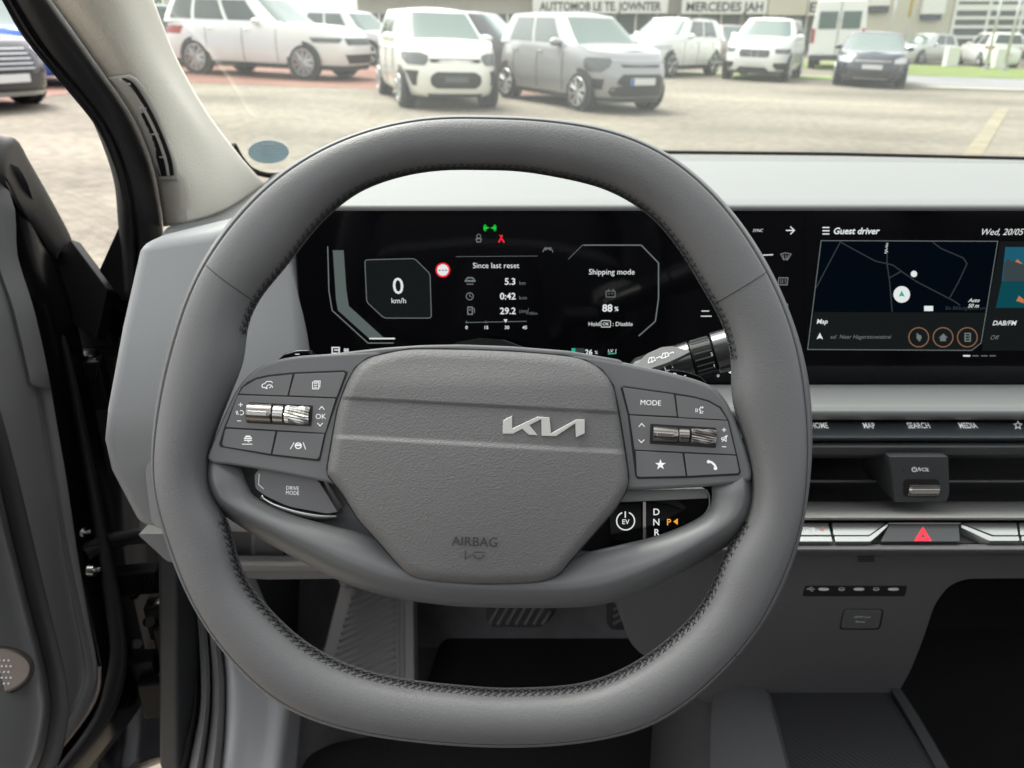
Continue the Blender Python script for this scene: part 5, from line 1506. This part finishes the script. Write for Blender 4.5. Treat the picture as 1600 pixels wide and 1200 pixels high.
# grey hatchback, turned
c = Car('small_hatchback', 'grey small hatchback with number plate parked beside the cream one', GREY, 3.6, 1.62, 1.49, upos(900, 15.0), 14.9, head_of(31), belt=.67, hood=.58, cowl=.27, rear=-.485, roof0=.08, roof1=-.42, zl=.19, wheel_r=.30)
c.glassing([(.16, .46), (.50, .78)]); c.wheels(1.12, -1.22, 8); c.mirrors(); c.doors([.36, -.08, -.52], .3, .88); c.cladding(.26)
c.mfpatch('headlight', [(.62, .86, .95), (.70, .76, .96), (.80, .70, .96), (.83, .74, .95)], HLD)
c.fpatch('light_bar', [(.795, -.70, .70), (.815, -.70, .70)], GRC)
c.fpatch('grille', [(.70, -.5, .5), (.74, -.55, .55)], GR)
c.fpatch('lower_grille', [(.26, -.72, .72), (.36, -.80, .80), (.44, -.66, .66), (.56, -.60, .60), (.60, -.52, .52)], GR)
c.mfpatch('fog_light', [(.36, .84, .90), (.52, .82, .93)], GR)
pl_ = c.plate_(.49, .50)
# white large SUV, side on
c = Car('suv', 'large white SUV seen from its side with chrome wheels', WHT, 4.81, 1.90, 1.70, upos(434, 20.0), 19.6, head_of(72), belt=.66, hood=.61, cowl=.20, rear=-.485, roof0=.04, roof1=-.43, zl=.24, nose=5, wheel_r=.37)
c.glassing([(.14, .40), (.43, .68), (.71, .90)], k0=.14, k1=.86); c.wheels(1.45, -1.36, 10); c.mirrors(); c.doors([.34, -.02, -.42], .36, 1.02); c.cladding(.34); c.rails()
c.mfpatch('headlight', [(.78, .78, .96), (.88, .66, .97)], HLD); c.fpatch('grille', [(.74, -.6, .6), (.88, -.62, .62)], GR); c.fpatch('lower_grille', [(.36, -.6, .6), (.55, -.7, .7)], GR); c.mfpatch('tail_light', [(.85, .72, .96), (1.02, .72, .97)], TL, True)
# white compact SUV with badge
c = Car('compact_suv', 'white compact SUV between the grey hatchback and the grilled SUV', WHT, 4.3, 1.82, 1.60, upos(1042, 25.5), 25.4, head_of(-40), belt=.67, hood=.60, cowl=.24, rear=-.485, roof0=.06, roof1=-.41, zl=.22, wheel_r=.345)
c.glassing([(.15, .44), (.47, .74)]); c.wheels(1.36, -1.26, 5); c.mirrors(); c.doors([.34, -.05, -.48], .34, .95); c.cladding(.34); c.rails()
c.mfpatch('headlight', [(.74, .70, .96), (.82, .40, .96), (.86, .60, .97)], HL); c.fpatch('grille', [(.74, -.34, .34), (.84, -.36, .36)], GR); c.fpatch('lower_grille', [(.30, -.58, .58), (.52, -.66, .66)], GR)
m = MB(); p = c.front(0, .80, .03); m.prism([p + Vector((0, 0, .12)), p + Vector((0, .08, 0)), p + Vector((0, 0, -.12)), p + Vector((0, -.08, 0))], [p + Vector((-.03, 0, .12)), p + Vector((-.03, .08, 0)), p + Vector((-.03, 0, -.12)), p + Vector((-.03, -.08, 0))]); m.build('badge', GRC, c.o, local=True)
# white boxy SUV with wide studded grille
c = Car('boxy_suv', 'white boxy SUV with wide bright grille and round emblem', WHT, 4.65, 1.88, 1.68, upos(1190, 25.6), 25.4, head_of(-25), belt=.68, hood=.61, cowl=.22, rear=-.49, roof0=.06, roof1=-.45, zl=.22, nose=5, wheel_r=.36)
c.glassing([(.14, .40), (.43, .68), (.71, .92)]); c.wheels(1.45, -1.38, 5); c.mirrors(); c.doors([.34, -.04, -.45], .34, 1.0); c.cladding(.30); c.rails()
c.mfpatch('headlight', [(.74, .66, .95), (.86, .60, .96)], HLD)
gq = c.fpatch('grille', [(.64, -.42, .42), (.68, -.48, .48), (.80, -.48, .48), (.83, -.44, .44)], GR)
m = MB()
for i in range(-7, 8):
    for j in range(3):
        if abs(i) > 1: m.box(c.front(i * .058, .685 + j * .05, .012), (.02, .035, .02))
m.build('grille_studs', GRC, gq, local=True)
m = MB(); p = c.front(0, .735, .03)
m.tube([p + Vector((0, .10 * math.cos(q * math.pi / 12), .10 * math.sin(q * math.pi / 12))) for q in range(24)], .012, 6, closed=True)
for q in (90, 210, 330): m.tube([p, p + Vector((0, .10 * math.cos(rad(q)), .10 * math.sin(rad(q))))], .009, 5)
m.build('emblem', GRC, gq, local=True, smooth=180)
c.plate_(.50, .5, blue=False)
c.fpatch('lower_grille', [(.24, -.62, .62), (.38, -.42, .42)], GR); c.mfpatch('air_intake', [(.32, .76, .92), (.44, .62, .95), (.50, .66, .95)], GR)
# navy low saloon
c = Car('saloon', 'dark navy low saloon parked rightmost on the lot by the road', NAVY, 4.83, 1.87, 1.40, upos(1348, 24.6), 24.2, head_of(-22), belt=.67, hood=.58, cowl=.17, rear=-.47, roof0=-.02, roof1=-.26, zl=.17, wheel_r=.34, nose=4)
c.glassing([(.16, .46), (.50, .80)]); c.wheels(1.45, -1.45, 5); c.mirrors(); c.doors([.30, -.08, -.42], .3, .88)
c.mfpatch('headlight', [(.62, .62, .92), (.70, .60, .96), (.76, .74, .97)], HL)
c.fpatch('grille', [(.58, -.46, .46), (.64, -.54, .54), (.66, -.5, .5)], GR); c.fpatch('grille_edge', [(.655, -.55, .55), (.675, -.52, .52)], GRC)
c.fpatch('lower_grille', [(.20, -.5, .5), (.34, -.6, .6)], GR); c.fpatch('lip', [(.22, -.5, .5), (.25, -.52, .52)], GRC, off=.012); c.mfpatch('air_intake', [(.28, .72, .92), (.44, .76, .94)], GR); c.plate_(.52, .5, blue=False)
# through the open door: dark car nose, blue car behind it
c = Car('dark_car', 'dark car with bright grille bars seen through the open door', BLK, 4.5, 1.86, 1.50, -8.75, 11.85, head_of(68), belt=.62, hood=.58, cowl=.20, rear=-.47, roof0=.02, roof1=-.36, zl=.19, wheel_r=.34)
c.glassing([(.16, .46), (.5, .8)]); c.wheels(1.36, -1.3, 5); c.mirrors()
c.mfpatch('headlight', [(.66, .66, .95), (.80, .56, .97)], HL)
g_ = c.fpatch('grille', [(.48, -.36, .36), (.56, -.46, .46), (.72, -.50, .50), (.80, -.42, .42)], GR)
for z in (.53, .59, .65, .71, .77): c.fpatch('grille_bar', [(z, -.44, .44), (z + .022, -.44, .44)], GRC, off=.016, par=None)
c.plate_(.42, .5, blue=False); c.fpatch('bumper_lip', [(.19, -.86, .86), (.25, -.88, .88)], SILV, off=.02)
c = Car('blue_car', 'bright blue car half hidden behind the dark car at the door', BLUE, 4.4, 1.84, 1.55, -9.6, 16.0, head_of(62), belt=.62, hood=.58, cowl=.20, rear=-.47, roof0=.02, roof1=-.36, zl=.2, wheel_r=.34)
c.glassing([(.16, .46), (.5, .8)]); c.wheels(1.36, -1.3, 5); c.mirrors(); c.mfpatch('headlight', [(.68, .66, .95), (.80, .56, .97)], HL); c.fpatch('grille', [(.5, -.5, .5), (.62, -.5, .5)], GR)
# slate car left of the white SUV
c = Car('slate_car', 'slate blue car partly hidden behind the tail of the white SUV', TEAL, 4.3, 1.8, 1.48, upos(262, 22.5), 22.5, head_of(150), belt=.62, hood=.58, cowl=.2, rear=-.47, roof0=.02, roof1=-.36, zl=.2)
c.glassing([(.16, .46), (.5, .8)]); c.wheels(1.3, -1.26, 5); c.mfpatch('tail_light', [(.8, .6, .95), (.92, .62, .96)], TL, True); c.plate_(.55, .5, True, blue=False)
# second row
c = Car('dark_hatchback', 'dark hatchback roof showing between the cream and grey hatchbacks', paint('charcoal_paint', (.10, .10, .11)), 4.0, 1.75, 1.52, upos(752, 20), 20.6, head_of(70), belt=.62, hood=.57, cowl=.22, rear=-.48, roof0=.05, roof1=-.40)
c.glassing([(.16, .46), (.5, .8)]); c.wheels(1.25, -1.2, 5); c.mirrors()
c = Car('silver_car', 'silver car behind the gap between white SUV and cream hatchback', SILV, 4.2, 1.78, 1.50, upos(555, 26), 26.5, head_of(60), belt=.62, hood=.57, cowl=.22, rear=-.48, roof0=.05, roof1=-.40)
c.glassing([(.16, .46), (.5, .8)]); c.wheels(1.25, -1.2, 5); c.mirrors()
c = Car('silver_hatchback', 'small silver hatchback across the road behind the navy saloon', SILV, 3.9, 1.72, 1.48, upos(1436, 44.5), 44, head_of(-60), belt=.62, hood=.57, cowl=.22, rear=-.48, roof0=.05, roof1=-.40)
c.glassing([(.16, .46), (.5, .8)]); c.wheels(1.25, -1.2, 5); c.mirrors(); c.mfpatch('headlight', [(.66, .6, .95), (.8, .56, .96)], HL)
c = Car('white_estate', 'white car parked tail out before the showroom window', WHT, 4.5, 1.84, 1.62, upos(1536, 44), 43.5, head_of(172), belt=.62, hood=.58, cowl=.2, rear=-.48, roof0=.04, roof1=-.42)
c.glassing([(.16, .46), (.5, .8)]); c.wheels(1.3, -1.3, 5); c.mirrors(); c.mfpatch('tail_light', [(.85, .66, .95), (.98, .68, .96)], TL, True); c.plate_(.65, .5, True, blue=False)
c = Car('parked_car', 'small dark car peeping out between the two white SUVs', paint('wine_paint', (.16, .12, .13)), 4.0, 1.75, 1.5, upos(1136, 34), 34, head_of(20), belt=.62, hood=.57, cowl=.22, rear=-.48, roof0=.05, roof1=-.40)
c.glassing([(.16, .46), (.5, .8)]); c.wheels(1.25, -1.2, 5); c.mirrors()
# white tall van
vx = upos(1307, 35)
van = empty('delivery_van', Vector((vx, 35, ground_z(vx, 35))), 'tall white delivery van behind the boxy SUV and navy saloon', 'van', 'cars parked on the lot', rotz=rad(-23))
m = MB()
prof = rnd([(-.98, .35), (-.98, 1.3), (-.88, 2.45), (.88, 2.45), (.98, 1.3), (.98, .35)], .14, 4)
m.prism([Vector((x, -2.7, z)) for x, z in prof], [Vector((x, 2.7, z)) for x, z in prof]); m.build('body', WHT, van, bevel=.05, local=True)
m = MB(); m.box((0, -2.705, 1.75), (1.5, .03, .01)); m.box((0, -2.705, 1.4), (.02, .03, 2.0)); m.build('door_gap', SKD, van, local=True)
for sg in (-1, 1):
    m = MB(); m.box((sg * .42, -2.705, 1.75), (.66, .04, .62)); m.build('rear_window', GLL, van, local=True, bevel=.02)
    m = MB(); m.box((sg * .9, -2.70, 1.2), (.12, .06, .5)); m.build('tail_light', TL, van, local=True)
    for yy in (-1.7, 1.7):
        m = MB(); m.cyl((sg * .72, yy, .34), (sg * .98, yy, .34), .34); m.build('wheel', TY, van, local=True)
m = MB(); m.box((0, -2.74, .42), (1.9, .12, .2)); m.build('bumper', SKD, van, local=True, bevel=.03)

# ------------------------------------------------------------------ buildings, signs, poles, hedge
def zrow(v, y): return (CAM + ray(CU, v) * (y / ray(CU, v).y)).z
BW = mat('showroom_wall', (.42, .40, .35), .8, var=.06, vscale=1)
BC = mat('cream_render', (.54, .52, .42), .85, var=.05, vscale=.6)
BD = mat('dark_shop_glass', (.10, .115, .11), .15)
BS = mat('sign_board', (.72, .72, .68), .5)
SL = mat('sign_letter', (.05, .06, .06), .6)
YB = 52.0
gb_ = ground_z(0, YB)
def xat(u, y): return (u - CU) / F * (y * math.cos(PITCH) - (2.2 - CAM.z) * math.sin(PITCH))
x0, x1 = xat(560, YB), xat(1292, YB)
bl = empty('showroom', Vector(((x0 + x1) / 2, YB, gb_ - .6)), 'long low showroom with dark windows and sign boards behind the cars', 'building')
m = MB(); m.box(((x0 + x1) / 2, YB + 4, gb_ + 2.2), (x1 - x0, 8, 6.0)); m.build('wall', BW, bl)
m = MB(); m.box(((x0 + x1) / 2, YB - .3, zrow(-18, YB)), (x1 - x0 + .6, .9, .5)); m.build('roof_edge', mat('roof_edge', (.3, .29, .26), .7), bl)
nwin = 11
for k in range(nwin):
    xa = x0 + (x1 - x0) * (k + .06) / nwin; xb = x0 + (x1 - x0) * (k + .94) / nwin
    m = MB(); zt = zrow(22, YB); zb_ = gb_ - .3
    m.box(((xa + xb) / 2, YB - .02, (zt + zb_) / 2), (xb - xa, .12, zt - zb_)); wv = m.build('window', BD, bl)
    m = MB(); m.box(((xa + xb) / 2, YB - .10, (zt + zb_) / 2), (.12, .10, zt - zb_ - .02)); m.build('frame', BS, wv)
def sign(u0, u1, v0, v1, y, txt, label, board=BS, letter=SL, cap=None, depth=.25, lines=None, bold=.03):
    xa, xb, za, zb2 = xat(u0, y), xat(u1, y), zrow(v1, y), zrow(v0, y)
    o = empty('sign_board', Vector(((xa + xb) / 2, y, (za + zb2) / 2)), label, 'sign', 'sign boards on the showroom fronts')
    m = MB(); m.box(((xa + xb) / 2, y + depth / 2, (za + zb2) / 2), (xb - xa, depth, zb2 - za)); m.build('board', board, o, bevel=.02)
    if txt:
        vs_, fs = glyphs(txt, bold=bold)
        wx = max(p[0] for p in vs_) - min(p[0] for p in vs_)
        h = (zb2 - za) * (cap or .6) / .72
        sx = (xb - xa) * .90 / wx
        m = MB(); m.add([Vector(((xa + xb) / 2 + px_ * sx, y - .02, (za + zb2) / 2 + pz * h)) for px_, pz in vs_], fs); m.build('lettering', letter, o, smooth=0)
    return o
sign(832, 1042, -2, 21, YB - .9, 'AUTTOMOB LE TE. JOWNTER', 'white sign board starting AUTTOMOB left of the second board')
sign(1064, 1196, -2, 22, YB - .9, 'MERCEDES JAH', 'white sign board reading MERCEDES JAH above the parked SUVs')
sign(1198, 1258, -4, 24, YB - .95, None, 'blank cream panel between the two lettered sign boards', board=BC)
sign(1260, 1292, -2, 24, YB - .9, 'EN', 'short white sign board ending in EN beside the van')
x2, x3 = xat(1334, 48), xat(1720, 48)
b2 = empty('cream_building', Vector(((x2 + x3) / 2, 48, ground_z(x2, 48) - .5)), 'cream rendered building across the road with a wide dark window', 'building')
zg = ground_z(x2, 48)
m = MB(); m.box(((x2 + x3) / 2, 53, zg + 3.0), (x3 - x2, 10, 8.0)); m.build('wall', BC, b2)
xa, xb = xat(1490, 47.9), xat(1700, 47.9)
m = MB(); m.box(((xa + xb) / 2, 47.98, (zrow(92, 48) + zrow(-6, 48)) / 2), (xb - xa, .10, zrow(-6, 48) - zrow(92, 48))); wv = m.build('window', BD, b2)
m = MB()
for v_ in (0, 12, 28, 42, 58, 76): m.box(((xa + xb) / 2, 47.90, zrow(v_, 48)), (xb - xa, .10, .16 if v_ != 12 else .3))
for k in range(5): m.box((xa + (xb - xa) * k / 4, 47.905, (zrow(92, 48) + zrow(-6, 48)) / 2), (.16, .08, zrow(-6, 48) - zrow(92, 48)))
m.build('frame', BS, wv)
sign(1354, 1386, -14, 9, 47.7, None, 'white square sign over a dark strip left of the yellow sleeved pole')
sign(1354, 1386, 9.6, 20, 47.72, None, 'dark strip sign under the left white square', board=mat('dark_sign', (.05, .055, .07), .5), letter=BS)
sign(1438, 1474, -14, 22, 47.7, None, 'white square sign right of the yellow sleeved pole', cap=.15)
sign(1440, 1470, 22.6, 31, 47.72, None, 'dark strip sign under the right white square', board=mat('dark_sign_blue', (.05, .06, .09), .5))
def pole(u, v0, v1, y, r, mt, label, sleeve=False):
    xa = xat(u, y); 
    o_ = empty('flag_pole', Vector((xa, y, ground_z(xa, y))), label, 'pole')
    m = MB(); m.tube([Vector((xa, y, ground_z(xa, y))), Vector((xa, y, zrow(-60, y)))], r, 10); m.build('shaft', mt, o_, smooth=180)
    m = MB(); m.cyl(Vector((xa, y, ground_z(xa, y))), Vector((xa, y, ground_z(xa, y) + .15)), r * 2.4); m.build('foot', mt, o_)
    if sleeve:
        m = MB(); m.tube([Vector((xa, y, zrow(27, y))), Vector((xa, y, zrow(-60, y)))], r * 1.7, 10); m.build('sleeve', mat('yellow_sleeve', (.5, .36, .08), .5), o_, smooth=180)
pole(1396, 0, 0, 44, .06, SILV, 'thin silver pole left of the yellow sleeved pole')
pole(1420, 0, 0, 45, .05, SILV, 'silver pole carrying a yellow sleeve before the cream building', True)
pole(1560, 0, 0, 38, .06, SILV, 'thin silver pole before the dark window')
pole(1590, 0, 0, 37, .06, SILV, 'rightmost thin silver pole before the dark window')
for u_, lb in ((1500, 'pale utility box at the left under the dark window'), (1578, 'pale utility box right of the white car tail')):
    m = MB(); xa = xat(u_, 41.0); m.box((xa, 41.0, ground_z(xa, 41) + .45), (.6, .4, .9)); o_ = m.build('utility_box', BS, None, bevel=.03); tag(o_, lb, 'box')
# hedge
def hedge(u0, u1, y, ht, label):
    xa, xb = xat(u0, y), xat(u1, y)
    g0 = ground_z((xa + xb) / 2, y)
    o_ = empty('hedge', Vector(((xa + xb) / 2, y, g0)), label, 'hedge')
    m = MB()
    for _ in range(5200):
        x = random.uniform(xa, xb); z = g0 + ht * random.random() ** .8 * (1 + .15 * math.sin(x * 1.7) + .1 * math.sin(x * 4.1)); yy = y + random.uniform(-.7, .7)
        n_ = Vector((random.gauss(0, 1), random.gauss(0, 1), random.gauss(0, 1))).normalized(); e1 = n_.orthogonal().normalized(); e2 = n_.cross(e1); s_ = random.uniform(.06, .14)
        p = Vector((x, yy, z)); m.add([p + e1 * s_, p + e2 * s_ * .5, p - e1 * s_, p - e2 * s_ * .5], [(0, 1, 2, 3)])
    m.build('foliage', mat('hedge_leaf', (.07, .13, .025), .7, var=.5, vscale=1.5), o_, smooth=0)
    m = MB()
    for k in range(10): x = xa + (xb - xa) * (k + .5) / 10; m.tube([Vector((x, y, g0)), Vector((x + random.uniform(-.3, .3), y, g0 + ht * .7))], [.06, .02], 6)
    m.build('stem', mat('hedge_stem', (.08, .06, .04), .9), o_)
hedge(150, 420, 33, 3.2, 'green leafy hedge behind the white SUV at the upper left')
